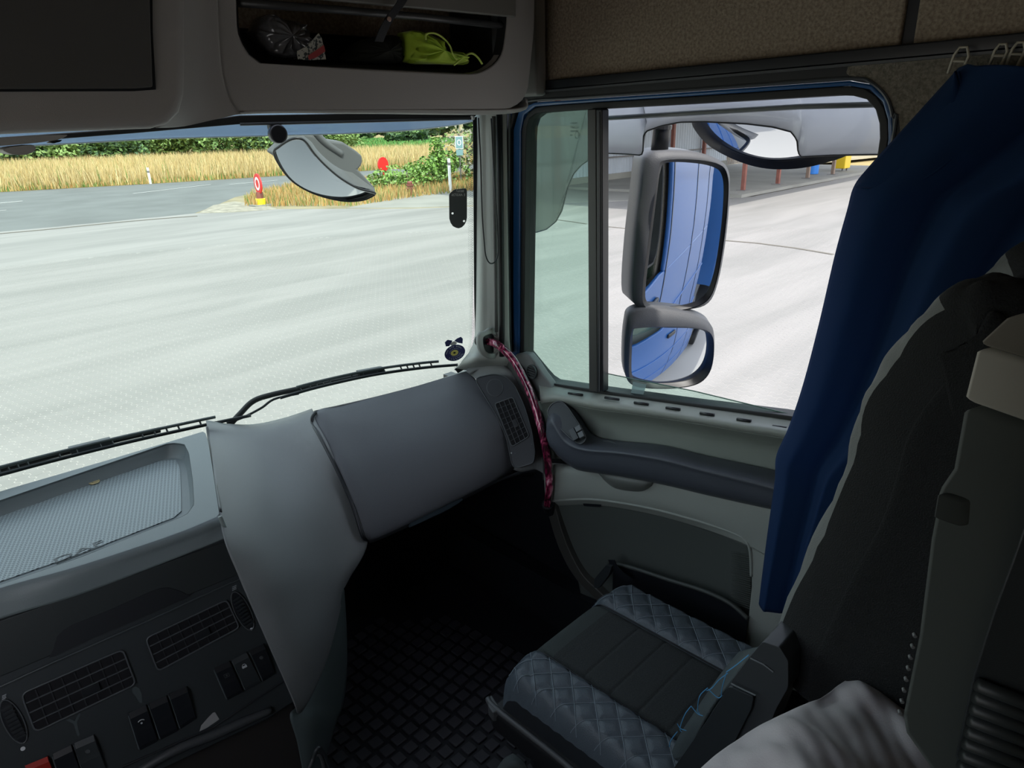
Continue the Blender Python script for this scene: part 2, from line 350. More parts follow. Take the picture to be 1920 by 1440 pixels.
MB().grid(patch(rows, 40, 24)).build('lower_panel', DOORM, door, smooth=True, solid=-.004)
ap = [X(x, y, .995) for x, y in [(1398, 985), (1408, 1030), (1408, 1100), (1402, 1160), (1392, 1200), (1380, 1260), (1560, 1320), (1600, 1020)]]
MB().prism(ap, (.03, 0, 0)).build('rear_lower_panel', DOORM, door, bevel=.006)
# pocket
rows = [row([(1028, 944, 1.015), (1120, 944, 1.015), (1210, 958, 1.015), (1300, 982, 1.015), (1406, 1024, 1.015)]),
        row([(1050, 1000, 1.02), (1120, 1000, 1.03), (1210, 1010, 1.03), (1300, 1030, 1.03), (1408, 1070, 1.02)]),
        row([(1075, 1055, 1.02), (1140, 1050, 1.03), (1220, 1070, 1.03), (1300, 1100, 1.03), (1406, 1130, 1.02)]),
        row([(1090, 1120, 1.02), (1140, 1130, 1.03), (1220, 1150, 1.03), (1300, 1170, 1.03), (1400, 1200, 1.02)])]
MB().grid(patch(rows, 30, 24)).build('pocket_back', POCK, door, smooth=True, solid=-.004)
MB().tube(cr([X(x, y, .996) for x, y in [(1028, 940), (1065, 937), (1120, 937), (1210, 951), (1300, 974), (1370, 997), (1397, 1012), (1407, 1035), (1409, 1080)]], 40), .0045, 8).build('pocket_rim', DOORM, door, smooth=True)
pts = [X(x, y, .985) for x, y in [(1150, 1056), (1190, 1066), (1250, 1086), (1320, 1108), (1370, 1132), (1402, 1160)]]
MB().tube(cr(pts, 30), .006, 8).build('pocket_lip', mat('pocket_lip', (.07, .08, .075), .5), door, smooth=True)
c_ = cr(pts, 20); MB().grid([c_, [p+V((-.002, 0, -.25)) for p in c_]]).build('pocket_front', BLACK, door, solid=.004)
rv = MB()
for k in range(26):   # fine vertical pleats at the rear end of the pocket
    t = k/25; a = X(1372, 1035+t*95, 1.012); b_ = X(1408, 1042+t*100, 1.012); rv.tube([a, b_], .0012, 4)
o = rv.build('pocket_ribs', POCK, door); o['kind'] = 'stuff'
MB().prism([X(x, y, 1.010) for x, y in [(1093, 944), (1127, 946), (1125, 951), (1095, 949)]], (.01, 0, 0)).build('pocket_slot', BLACK, door)
# sill slots
for i, (x, y) in enumerate([(1079, 738.5), (1147.5, 747), (1202.5, 756), (1262, 765.5), (1326, 776), (1395, 787.5), (1462, 801)]):
    a = X(x-13, y-1.5, 1.018); b_ = X(x+13, y+2, 1.018)
    mb = MB(); d = (b_-a).normalized()
    mb.tube([a, b_], .0042, 8); mb.build('vent_slot', BLACK, door, smooth=True)
# armrest
T1 = [(1028, 800, 1.02), (1030, 775, 1.02), (1040, 756, 1.02), (1058, 751, 1.02), (1078, 770, 1.02), (1098, 800, 1.02), (1118, 820, 1.02), (1160, 828, 1.02), (1240, 836, 1.02), (1320, 855, 1.02), (1400, 872, 1.02), (1480, 890, 1.02), (1620, 920, 1.02)]
T2 = [(1026, 815, .96), (1027, 795, .96), (1036, 785, .955), (1048, 800, .95), (1062, 820, .945), (1080, 834, .94), (1110, 842, .94), (1160, 846, .94), (1240, 858, .94), (1320, 878, .94), (1400, 897, .94), (1480, 917, .94), (1620, 950, .94)]
T3 = [(1027, 822, .95), (1030, 812, .948), (1038, 806, .945), (1048, 820, .94), (1062, 836, .937), (1080, 845, .935), (1110, 851, .935), (1160, 855, .935), (1240, 868, .935), (1320, 889, .935), (1400, 909, .935), (1480, 930, .935), (1620, 962, .935)]
T4 = [(1032, 835, .955), (1038, 840, .95), (1045, 848, .95), (1055, 858, .95), (1068, 868, .95), (1085, 877, .95), (1115, 882, .95), (1160, 888, .95), (1240, 903, .95), (1320, 922, .95), (1400, 940, .95), (1480, 957, .95), (1620, 985, .95)]
T5 = [(x, y+2, 1.03) for x, y, c in T4]
MB().grid(patch([row(T1), row(T2), row(T3), row(T4), row(T5)], 60, 28)).build('armrest', ARM, door, smooth=True, solid=-.003)
sw = [X(x, y, c) for x, y, c in [(1033, 776, .985), (1040, 762, .998), (1055, 756, 1.008), (1068, 764, 1.008), (1085, 788, 1.0), (1100, 812, .985), (1104, 826, .965), (1094, 835, .955), (1078, 826, .955), (1058, 808, .962), (1040, 790, .972)]]
sw = [p+V((-.010, 0, .006)) for p in sw]
sp = MB().prism(crc(sw, 44), (-.004, 0, .004)).build('switch_panel', DASHD, door, bevel=.002)
sp2 = MB().tube(crc([p+V((-.0045, 0, .0045)) for p in sw], 60), .0016, 6, True).build('switch_panel_rim', SLAT, door, smooth=True)
pn = plane3(X(1033, 776, .968), X(1094, 830, .938), X(1068, 764, .990)); fn_ = quadf([PL(x, y, *pn) for x, y in [(1067, 808), (1077, 802), (1087, 822), (1077, 828)]], pn[1])
o = qbox(MB(), fn_, 0, 1, 0, 1, -.002, .006).build('window_switch', BLACK, sp, bevel=.0015)
fn_ = quadf([PL(x, y, *pn) for x, y in [(1079, 803), (1089, 797), (1097, 818), (1088, 823)]], pn[1])
o = qbox(MB(), fn_, 0, 1, 0, .45, -.002, .008).build('window_switch', SLAT, sp, bevel=.0015)
o = qbox(MB(), fn_, 0, 1, .5, 1, -.002, .005).build('window_switch', SLAT, sp, bevel=.0015)
rp = [X(x, y, c) for x, y, c in [(1158, 832, 1.016), (1240, 838, 1.018), (1285, 847, 1.018), (1270, 862, .985), (1215, 852, .965), (1160, 846, .965)]]
MB().prism(rloop(rp, .3), (-.003, 0, .004)).build('grab_tray', mat('grab_tray', (.05, .06, .062), .4), door, bevel=.003)
rp = [X(x, y, c) for x, y, c in [(1114, 838, .98), (1122, 830, 1.0), (1145, 828, 1.01), (1160, 836, .99), (1162, 846, .965), (1130, 845, .958)]]
MB().prism(crc(rp, 24), (-.004, 0, .006)).build('latch_cup', mat('latch_cup', (.09, .10, .105), .35), door, bevel=.004)
rows = [row([(1118, 880, .99), (1140, 882, .985), (1180, 886, .985), (1205, 892, .985), (1222, 899, .99)]),
        row([(1124, 888, .985), (1145, 896, .965), (1180, 902, .963), (1208, 906, .97), (1223, 903, .985)]),
        row([(1130, 894, .99), (1150, 908, .975), (1180, 915, .975), (1205, 916, .98), (1222, 908, .988)]),
        row([(1134, 900, .993), (1152, 913, .990), (1180, 919, .990), (1205, 919, .990), (1221, 910, .993)])]
MB().grid(patch(rows, 20, 14)).build('pull_cup', mat('pull_cup', (.16, .17, .16), .45), door, smooth=True, solid=-.003)
# mirror-sail corner with round speaker/demister vent
sc = [X(x, y, 1.035) for x, y in [(978, 662), (990, 664), (1003, 680), (1016, 700), (1030, 718), (1040, 735), (1030, 760), (1000, 770), (970, 720), (965, 665)]]
MB().prism(sc, (.03, 0, 0)).build('window_corner_trim', DASH, door, bevel=.006)
vc = X(998, 697, 1.028)
ou = [vc+V((0, math.cos(t)*.021, math.sin(t)*.024)) for t in [2*math.pi*k/28 for k in range(28)]]; ii = [vc+(p-vc)*.8 for p in ou]
rvn = MB().ring(ou, ii, (-.006, 0, 0)).build('round_vent', DASHD, door, bevel=.001)
MB().prism(ii, (.004, 0, 0)).build('vent_well', BLACK, rvn)
for k in range(-2, 3):
    h = math.sqrt(max(0, .0185**2-(k*.0075)**2)); MB().box(vc.x-.006, vc.x-.001, vc.y-h*.85, vc.y+h*.85, vc.z+k*.0085-.0012, vc.z+k*.0085+.0012).build('vent_slat', SLAT, rvn)
# front lower door edge trim
ft = cr([X(x, y, 1.0) for x, y in [(1020, 930), (1030, 975), (1048, 1030), (1075, 1080), (1108, 1115), (1150, 1160)]], 24)
fb = cr([X(x, y, 1.0) for x, y in [(1038, 938), (1050, 985), (1066, 1030), (1092, 1078), (1122, 1108), (1165, 1150)]], 24)
MB().strip(ft, fb, (.03, 0, 0)).build('front_edge_trim', mat('edge_trim', (.06, .06, .055), .5), door, bevel=.004)
# kick panel behind it, down to the sill
S('baseboard_right', MB().box(1.0, 1.06, -1.0, 1.9, 1.28, 1.5), BLACK)
S('wall_right_front', MB().box(1.08, 1.12, 1.15, 1.95, 1.28, 2.1), BLACK)
S('wall_right_lower', MB().box(1.062, 1.09, -1.0, 1.5, 1.3, 2.0), BLACK)
# painted outer body side (seen in the mirrors)
bs = root('cab_body_side', (1.12, .2, 2), kind='structure')
MB().prism([(1.11, -1.05, .8), (1.11, 1.62, .8), (1.11, 1.66, 2.02), (1.11, 1.2, 2.10), (1.11, .5, 2.22), (1.11, -1.05, 2.22)], (.03, 0, 0)).build('outer_panel', BLUEX, bs, bevel=.01)
MB().prism([(1.11, -1.05, 2.22), (1.11, .44, 2.22), (1.11, .44, 3.08), (1.11, -1.05, 3.08)], (.03, 0, 0)).build('outer_panel', BLUEX, bs, bevel=.01)
MB().prism([(1.10, -1.05, 3.09), (1.10, 1.5, 3.09), (1.06, 1.4, 3.9), (1.06, -1.05, 3.9)], (.03, 0, 0)).build('outer_panel', BLUEX, bs, bevel=.01)
MB().box(1.06, 1.14, 1.52, 1.66, 2.0, 3.2).build('outer_pillar', BLUEX, bs, bevel=.02)
for z in (1.3, 1.75): MB().box(1.135, 1.150, -1.05, 1.6, z, z+.02).build('side_crease', BLUEX, bs, bevel=.004)
for yy_ in (.40, -.25, -.80): MB().box(1.139, 1.1435, yy_, yy_+.012, .82, 3.06).build('panel_gap', BLACK, bs)
MB().box(1.14, 1.165, .50, .68, 2.02, 2.07).build('door_handle', BLACK, bs, bevel=.01)
tr = root('trailer', (0, -8, 0), 'blue trailer body behind the cab, seen only in the door mirrors', 'trailer')
MB().box(-1.25, 1.25, -15, -1.75, 1.15, 4.0).build('body', BLUEX, tr, bevel=.02)
for k in range(12): MB().box(1.25, 1.28, -14.8+k*1.15, -14.74+k*1.15, 1.2, 3.9).build('side_rib', ALU, tr)
for y_ in (-12.5, -11.2, -9.9, -2.6):
    MB().disc((1.0, y_, .5), (1, 0, 0), .5, .28, 28).build('wheel', RUB, tr, bevel=.04)
MB().box(1.2, 1.24, -9, -3.5, .45, 1.1).build('side_guard', ALU, tr)
# ============================================================ WINDSCREEN
def wy(x, z): return (2.0-.29*x*x) - .105*(z-2.1)/.95 + .0   # glass surface
def WS(px_, py_, off=0):
    p = Y(px_, py_, 1.8)
    for _ in range(14): p = Y(px_, py_, wy(p.x, p.z)+off)
    return p
win = root('window_1', (0, 1.95, 2.5), 'curved windscreen glass with black dotted border', kind='structure')
ng = 30
rows = [[V((-1.02+2.02*j/ng, wy(-1.02+2.02*j/ng, 2.04+1.06*i/8), 2.04+1.06*i/8)) for j in range(ng+1)] for i in range(9)]
MB().grid(rows).build('windscreen_glass', GLW, win, smooth=True)
fr_o = [(893, 219), (894, 300), (895, 450), (896, 560), (897, 610), (897, 640), (893, 662), (885, 678), (873, 690), (858, 699)]
fr_i = [(886, 221), (887, 300), (888, 450), (889, 560), (890, 605), (889.5, 635), (886, 655), (878, 671), (866, 683), (852, 692)]
fo_, fi_ = cr([WS(x, y, -.004) for x, y in fr_o], 40), cr([WS(x, y, -.004) for x, y in fr_i], 40)
MB().strip(fo_, fi_, (0, -.003, 0)).build('frit_border', BLACK, win)
dots = MB(); fi2 = resample(fi_, 150, False)
for k in range(len(fi2)-1):
    t = (fi2[k+1]-fi2[k]).normalized(); nn = V((-t.z, 0, t.x)); nn = nn if nn.x < 0 else -nn; nn.y = -.58*nn.x*.9
    for j, rr in enumerate((.0017, .0014, .0011, .0008)):
        c = fi2[k]+nn*(.0035+.0037*j)+t*(.0018 if j % 2 else 0); c.y = wy(c.x, c.z)-.004
        dots.prism([c+V((math.cos(a)*rr, 0, math.sin(a)*rr)) for a in (0, 1.57, 3.14, 4.71)], (0, -.0004, 0))
o = dots.build('frit_dots', BLACK, win, recalc=False); o['kind'] = 'stuff'
# header strip (blind roller) above the glass and pillar trim
hd = root('roller_blind', WS(620, 226, -.06), 'black rolled windscreen blind cassette under the overhead shelf', 'blind')
A = [WS(x, y, -.05) for x, y in [(-60, 262), (250, 240), (330, 233), (450, 216), (700, 212), (900, 210)]]; B = [WS(x, y, -.05) for x, y in [(-60, 274), (250, 250), (330, 243), (450, 233), (700, 227), (888, 222)]]
MB().strip(A, B, (0, .03, 0)).build('cassette', RUB, hd, bevel=.003)
MB().tube([B[3], B[4], B[5]], .004, 8).build('hem_bar', SLAT, hd)
pe = WS(884, 221, -.055); MB().disc(pe, (1, 0, 0), .006, .008, 12).build('end_cap', WHT, hd)
S('wall_front_header', MB().box(-1.05, 1.0, 1.62, 1.66, 3.07, 3.3), BLACK)
def prow(y, xs, ys): return [Y(x, y, yy_) for x, yy_ in zip(xs, ys)]
ysr = [1.665, 1.60, 1.575, 1.555, 1.535, 1.52]
rows = [prow(150, [892, 899, 912, 922, 936, 950], ysr), prow(215, [892, 899, 912, 922, 936, 950], ysr), prow(350, [893, 900, 913, 923, 937, 951], ysr), prow(500, [894, 901, 914, 925, 938, 953], ysr),
        prow(590, [894, 900, 914, 927, 939, 954], ysr), prow(635, [891, 898, 912, 928, 940, 955], ysr), prow(660, [882, 893, 910, 928, 941, 957], ysr), prow(676, [869, 886, 905, 926, 941, 958], ysr), prow(692, [852, 878, 902, 926, 941, 960], [1.74, 1.70, 1.66, 1.62, 1.58, 1.55])]
S('trim_10', MB().grid(patch(rows, 20, 40)), PILL, smooth=True, solid=-.004)
for nm, xs_, r_a, mm in [('trim_11', [(936, 214), (938, 350), (940, 500), (941, 600), (941, 668)], .009, RUB), ('trim_12', [(926, 218), (927, 350), (929, 500), (930, 560), (931, 622)], .006, mat('pillar_dark_trim', (.09, .09, .088), .5)), ('trim_13', [(947, 214), (949, 350), (951, 500), (953, 600), (955, 672)], .010, RUB)]:  # one darker grey strip between black rubber ones
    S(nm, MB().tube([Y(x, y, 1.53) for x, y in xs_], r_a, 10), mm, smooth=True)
S('trim_14', MB().prism([Y(954, 205, 1.56), Y(985, 205, 1.54), Y(985, 720, 1.54), Y(958, 720, 1.56)], (0, .03, 0)), BLACK)
# handle socket in the pillar
c = Y(905, 640, 1.56)
lo = [Y(x, y, 1.56) for x, y in [(893, 625), (905, 620), (918, 613), (930, 625), (934, 645), (930, 668), (915, 672), (900, 664), (892, 648)]]
lo2 = [Y(x, y, 1.555) for x, y in [(902, 632), (910, 627), (920, 625), (928, 633), (930, 645), (926, 660), (915, 662), (906, 656), (902, 645)]]
S('trim_15', MB().ring(crc(lo, 36), crc(lo2, 36), (0, -.014, 0)), PILL, bevel=.005)
S('trim_16', MB().prism(crc(lo2, 36), (0, .004, 0)), BLACK)
# grab handle
gh = root('grab_handle', Y(905, 640, 1.56), 'curved grab handle wrapped in glossy burgundy marbled film by the windscreen pillar', 'handle')
marb = mat('burgundy_marble_film', (.04, .004, .012), .12, coat=1)
n = marb.node_tree; b_ = n.nodes['Principled BSDF']; tc = n.nodes.new('ShaderNodeTexCoord'); no = n.nodes.new('ShaderNodeTexNoise'); no.inputs['Scale'].default_value = 38; no.inputs['Detail'].default_value = 8; no.inputs['Distortion'].default_value = 2.2
mpn = n.nodes.new('ShaderNodeMapping'); mpn.inputs['Scale'].default_value = (1.2, 1.0, .35); rp_ = n.nodes.new('ShaderNodeValToRGB')
for pos, c4 in [(.42, (.05, .004, .015, 1)), (.52, (.22, .012, .06, 1)), (.60, (.62, .11, .22, 1)), (.70, (.9, .5, .6, 1))]:
    e = rp_.color_ramp.elements.new(pos); e.color = c4
n.links.new(tc.outputs['Object'], mpn.inputs[0]); n.links.new(mpn.outputs[0], no.inputs['Vector']); n.links.new(no.outputs[0], rp_.inputs[0]); n.links.new(rp_.outputs[0], b_.inputs['Base Color'])
rp_.color_ramp.elements[0].color = (.03, .003, .01, 1)
hp = [(905, 640, .965), (916, 640, .955), (930, 645, .955), (946, 657, .96), (962, 675, .97), (978, 702, .975), (993, 734, .975), (1006, 772, .972), (1017, 812, .968), (1025, 850, .965), (1029, 885, .965), (1030, 918, .97), (1026, 950, .98)]
MB().tube(cr([X(x, y, c) for x, y, c in hp], 60), .0125, 16).build('grip', marb, gh, smooth=True)
MB().disc(X(1027, 945, .98), (.6, .3, -1), .02, .05, 16).build('lower_mount', BLACK, gh)
MB().disc(Y(905, 640, 1.575), (0, 1, 0), .018, .02, 16).build('upper_mount', BLACK, gh)
# cord loop on the pillar
co = root('cord_loop', Y(915, 470, 1.54), 'thin black cord hanging in a long loop down the windscreen pillar', 'cord')
MB().tube(cr([Y(x, y, 1.515) for x, y in [(897, 221), (901, 300), (904, 400), (908, 455), (911, 480), (918, 493), (927, 492), (933, 480), (934, 455), (931, 400), (926, 320), (921, 222)]], 60), .0021, 8).build('cord', BLACK, co, smooth=True)
# things on the glass
tg = root('windscreen_tag', WS(858, 390, -.006), 'black rounded rectangular tag with reversed code letters stuck on the glass edge', 'tag')
cc = [WS(x, y, -.006) for x, y in [(842, 364), (852, 355), (873, 353), (875.5, 356), (875.5, 408), (872, 420), (864, 427), (856, 428), (848, 423), (843, 412)]]
cc = [WS(x, y, -.006) for x, y in [(842, 366), (843, 363), (851, 356), (854, 355), (872, 353), (875, 355), (875.5, 360), (875.5, 408), (874, 415), (871, 421), (866, 426), (860, 428), (855, 427), (849, 424), (845, 418), (842.5, 410)]]
holes_ = [[WS(x+2.1*math.cos(t), y+2.1*math.sin(t), -.006) for t in [k*math.pi/8 for k in range(16)]] for x, y in [(848.5, 400), (870, 414.5)]]
tn_ = (cc[6]-cc[0]).cross(cc[10]-cc[0]).normalized()
o = plate_holes('tag_body', cc, holes_, tn_, .0015, mat('tag_black', (.10, .11, .11), .5), tg)
xv = (WS(875, 380, -.006)-WS(843, 380, -.006)).normalized(); zv = V((0, -.1, 1)).normalized()
DOTM = mat('white_print', (.75, .78, .76), .6)
text_mesh('tag_text', 'E AK0726', .0105, DOTM, tg, WS(859.5, 365.5, -.0085), -xv, zv, .0002); text_mesh('tag_text', 'B8367.', .0095, DOTM, tg, WS(862, 358.5, -.0085), -xv, zv, .0002)

st = root('eye_sticker', WS(853, 660, -.006), 'round dark blue sticker with yellow eye and bow in the lower corner of the windscreen', 'sticker')
NAVY = mat('navy_print', (.028, .035, .13), .5); YEL = mat('yellow_print', (.70, .62, .16), .5)
def wl(pts, off=-.006): return [WS(x, y, off) for x, y in pts]
def ell(cx, cy, a, b2, rot, n=40): return [(cx+a*math.cos(t)*math.cos(rot)-b2*math.sin(t)*math.sin(rot), cy+a*math.cos(t)*math.sin(rot)+b2*math.sin(t)*math.cos(rot)) for t in [2*math.pi*k/n for k in range(n)]]
rt = math.radians(-22)
MB().prism(wl(ell(852.7, 661.5, 19.8, 14.6, rt)), (0, -.0008, 0)).build('disc', NAVY, st)
MB().prism(wl([(834, 642), (839, 637), (848, 638.5), (846, 643), (842, 649), (836, 649.5)]), (0, -.0008, 0)).build('bow', NAVY, st)
MB().prism(wl([(852, 638.5), (857, 634.5), (864, 631.5), (867.5, 635), (867, 644), (860, 643), (855, 641)]), (0, -.0008, 0)).build('bow', NAVY, st)
MB().prism(wl([(843, 646), (848, 641), (852, 639.5), (857, 643), (854, 646), (846, 648)]), (0, -.0009, 0)).build('bow_knot', mat('silver_print', (.45, .45, .45), .4), st)
MB().prism(wl(ell(852, 661.5, 7.4, 5.2, rt, 24), -.007), (0, -.0008, 0)).build('eye', YEL, st)
MB().prism(wl(ell(852, 661.5, 2.4, 1.7, rt, 16), -.008), (0, -.0008, 0)).build('pupil', BLACK, st)
ttl = 'NAZ OTO RUOZ'
for i, chh in enumerate(ttl):
    if chh == ' ': continue
    t = rt + math.radians(-158+i*12.4); x = 852.5+15.6*math.cos(t-rt)*math.cos(rt)-11.2*math.sin(t-rt)*math.sin(rt); y = 661.5+15.6*math.cos(t-rt)*math.sin(rt)+11.2*math.sin(t-rt)*math.cos(rt)
    t2 = t-rt; dx_, dy_ = -15.6*math.sin(t2), 11.2*math.cos(t2); tx = dx_*math.cos(rt)-dy_*math.sin(rt); ty = dx_*math.sin(rt)+dy_*math.cos(rt)
    a = WS(x, y, -.0075); b2 = WS(x+tx*.1, y+ty*.1, -.0075); xa_ = (b2-a).normalized(); ya_ = V((0, -1, 0)).cross(xa_)*-1
    ya_ = (V((0,-1,0)).cross(xa_)).normalized(); ya_ = ya_ if True else -ya_
    text_mesh('sticker_letter', chh, .0065, DOTM, st, a, xa_, ya_ if ya_.z > 0 or True else -ya_, .0002)
for rr_, a0, a1 in [(.52, 200, 335), (.52, 25, 150), (.72, 40, 165), (.86, 35, 160)]:
    pp = []
    for k in range(15):
        t = math.radians(a0+(a1-a0)*k/14); x = 852.7+19.8*rr_*math.cos(t)*math.cos(rt)-14.6*rr_*math.sin(t)*math.sin(rt); y = 661.5+19.8*rr_*math.cos(t)*math.sin(rt)+14.6*rr_*math.sin(t)*math.cos(rt); pp.append(WS(x, y, -.0075))
    for k in range(0, 14, 2): MB().tube([pp[k], pp[k+1]], .0006, 4).build('print_line', DOTM, st)
kn = root('sensor_knob', WS(517, 250, -.03), 'round black sensor knob hanging from the top of the windscreen', 'sensor')
c = WS(518, 252, -.05); MB().disc(c, (-.25, -1, .05), .0235, .03, 28).build('knob', BLACK, kn, bevel=.006)
MB().prism([WS(x, y, -.04) for x, y in [(505, 230), (530, 229), (527, 245), (508, 245)]], (0, .02, 0)).build('bracket', BLACK, kn, bevel=.004)
# exterior sun visor
vi = root('exterior_visor', (0, 2.3, 3.05), 'smoky blue exterior sun visor across the top of the windscreen', 'visor')
def VS(x, y): 
    p = Y(x, y, 2.2)
    for _ in range(12): p = Y(x, y, 2.32-.30*p.x*p.x)
    return p
lowp = [(-120, 282), (0, 274), (150, 266), (300, 258), (450, 254), (640, 249), (760, 243), (850, 233), (884, 226), (930, 214)]
a = [VS(x, y) for x, y in lowp]; b_ = [p+V((0, -.10, .22)) for p in a]
a, b_ = cr(a, 40), cr(b_, 40); MB().grid([a, b_]).build('visor_panel', VISO, vi, smooth=True, solid=.004)
MB().tube([p+V((0, 0, -.002)) for p in a], .003, 6).build('visor_edge', mat('visor_edge', (.55, .6, .62), .3), vi, smooth=True)

# ============================================================ OUTSIDE: ground
PAVE = mat('paver_concrete', (.196, .192, .181), .85, var=.0, col2=(.246, .237, .225), vscale=.5, world=True, rnd=.02, bump=.3, bscale=60)
PAVF = mat('paver_concrete_far', (.196, .192, .181), .85, col2=(.246, .237, .225), vscale=.5, world=True, bump=.3, bscale=60)
JOINT = mat('joint_sand', (.335, .322, .30), .95)
ASPH = mat('asphalt', (.125, .133, .13), .9, var=.12, vscale=.5)
SOIL = mat('dry_soil', (.25, .215, .13), .95, var=.25, vscale=.6)
FIELD = mat('dry_field_soil', (.26, .20, .075), .95, var=.2, vscale=.3)
GREENF = mat('green_crop', (.06, .15, .03), .95, var=.3, vscale=.4)
CONC = mat('concrete_slab', (.25, .245, .22), .9, var=.12, vscale=.5)
def flat(name, pts, z, m, kind='structure', label=None, cat=None, th=.02):
    o = MB().prism([(p[0], p[1], z) for p in pts], (0, 0, -th)).build(name, m); tag(o, label, cat, None, kind); return o
flat('ground', [(-300, -200), (500, -200), (500, 600), (-300, 600)], -.20, FIELD)
yard = [(-60, -60), (160, -60), (160, 12.75), (25.2, 12.75), (20.5, 17.6), (16, 21.5), (14.2, 24.3), (12.2, 27.5), (4.2, 28.6), (-40, 33.5), (-60, 30)]
MB().prism([(p[0], p[1], -.0025) for p in yard], (0, 0, -.1)).build('paving_bed', JOINT)['kind'] = 'structure'
# road
flat('road', [(-120, 41), (4.2, 28.65), (10.4, 27.85), (12.4, 30.3), (14.3, 32.8), (19, 36.2), (45, 27.5), (150, -8), (150, 2), (60, 32.5), (45, 37.6), (22.7, 44.6), (15.3, 46.7), (8.2, 49.5), (-120, 92)], -.012, ASPH)
WL = mat('road_line_paint', (.5, .5, .49), .7)
for i, (a, b, c) in enumerate([((0, 381), (42, 377), .09), ((250, 363), (395, 346), .06), ((430, 346), (520, 338), .05), ((0, 395), (12, 394), .05)]):
    p, q = Z(*a, 0), Z(*b, 0); d = (q-p).normalized(); s = V((-d.y, d.x, 0))*c
    o = MB().prism([p-s, q-s, q+s, p+s], (0, 0, .004)).build('trim_%d' % (i+1), WL); o['kind'] = 'structure'
# gravel shoulder and verge
verge = [(10.4, 27.9), (12.4, 30.3), (14.3, 32.8), (19, 36.2), (45, 27.5), (80, 15.5), (60, 15.6), (26.5, 20.8), (20.5, 17.6), (16, 21.5), (14.2, 24.3), (12.2, 27.5)]
flat('dry_verge', verge, 0.0, SOIL)
flat('bare_shoulder', [(14.6, 23.9), (16.2, 21.6), (20.3, 17.8), (25.2, 12.9), (38, 12.9), (38, 21), (27, 21.4), (22, 26.0), (18, 25.2)], .012, CONC)
ps = [Z(x, y, 0) for x, y in [(372, 400), (400, 385), (440, 378), (500, 386), (520, 392), (440, 398)]]
flat('gravel_patch', ps, .010, mat('gravel', (.27, .25, .2), .95, var=.3, vscale=3))
flat('field', [(-200, 95), (-120, 92), (8.2, 49.5), (15.3, 46.7), (22.7, 44.6), (45, 37.6), (60, 32.5), (150, 2), (400, 60), (300, 500), (-200, 500)], -.05, FIELD)
ps = [Z(x, y, 0.02) for x, y in [(690, 285), (855, 284), (900, 262), (655, 262)]]
flat('crop_strip', ps, .05, GREENF)
# ---- interlocking pavers
PL_, PW_ = .238, .124
def wav(x):   # trapezoid wave, period PL_/2
    t = (x/(PL_/2)) % 1.0; a = .017
    return a if .10 <= t <= .40 else (-a if .60 <= t <= .90 else (a*(1-(t-.40)/.10) if t < .60 and t > .40 and (t-.40)/.10 <= 2 else a*((t-.90)/.10*1.0) if t > .90 else a*(t/.10)))
def wv(x):
    t = (x/(PL_/2)) % 1.0; a = .017; P = [(0, 0), (.12, a), (.38, a), (.62, -a), (.88, -a), (1, 0)]
    for (t0, v0), (t1, v1) in zip(P, P[1:]):
        if t <= t1+1e-9: return v0+(v1-v0)*(t-t0)/(t1-t0)
def paver_outline(g, full=True):
    h = PL_/2 - g*.35; xs = [-h] + [PL_/2*k for k in ([-.88, -.62, -.38, -.12, .12, .38, .62, .88])] + [h]
    up = [(x, PW_/2-g+wv(x)) for x in xs]; dn = [(x, -PW_/2+g+wv(x)) for x in reversed(xs)]
    return up+dn
ang = math.radians(-80); ca, sa = math.cos(ang), math.sin(ang)
def paver_local(z0=0):
    a = [(x, y, z0) for x, y in paver_outline(.0078)]; b = [(x, y, z0-.003) for x, y in paver_outline(.0030)]
    n = len(a); return a+b, [tuple(range(n))[::-1]]+[(i, (i+1) % n, n+(i+1) % n, n+i) for i in range(n)]
pv, pf = paver_local(0)
pm = bpy.data.meshes.new('paving_stone'); pm.from_pydata(pv, [], pf); pm.materials.append(PAVE); pm.update()
def inyard(x, y):
    c = False; n = len(yard)
    for i in range(n):
        x1, y1 = yard[i]; x2, y2 = yard[i-1]
        if (y1 > y) != (y2 > y) and x < (x2-x1)*(y-y1)/(y2-y1)+x1: c = not c
    return c
spots = []
R = 21.0
for r in range(int(-R/PW_), int(R/PW_)+1):
    vy = r*PW_
    for c in range(int(-R/PL_), int(R/PL_)+1):
        vx = (c+.5*(r % 2))*PL_
        x, y = vx*ca - vy*sa + 6, vx*sa + vy*ca + 6
        dx, dy = x-CAM.x, y-CAM.y; D = math.hypot(dx, dy)
        if D > R or D < 4.6: continue
        az = math.degrees(math.atan2(dx, dy))
        if az < 1 or az > 82 or not inyard(x, y): continue
        if x < 1.9 and y < 3.0: continue
        d = V((x, y, 0))-CAM; zc = d.dot(FW); px = 960+FPX*d.dot(RT)/zc; py = 720-FPX*d.dot(UP)/zc
        vis = (0 < px < 890 and py < 895-.245*px+6) or (985 < px < 1480 and py < 718+.138*(px-1030)-4)
        if 1170 < px < 1350 and py < 720: vis = False
        spots.append((0 if vis else 1, D, x, y))
spots.sort()
near, far = spots[:300], spots[300:]
yr = root('paved_yard', (6, 6, 0), kind='structure')
for _, D, x, y in near:
    o = bpy.data.objects.new('paving_stone', pm); COL.objects.link(o); o.parent = yr
    o.location = (x-6, y-6, random.uniform(-.0006, .0006)); o.rotation_euler = (0, 0, ang)
vs, fs = [], []
jt = lambda: random.uniform(-.0006, .0006)
for _, D, x, y in far:
    k = len(vs); z = jt()
    vs += [(px_*ca-py_*sa+x-6, px_*sa+py_*ca+y-6, pz+z) for px_, py_, pz in pv]; fs += [tuple(i+k for i in f) for f in pf]
fm = bpy.data.meshes.new('paving_stones'); fm.from_pydata(vs, [], fs); fm.materials.append(PAVF)
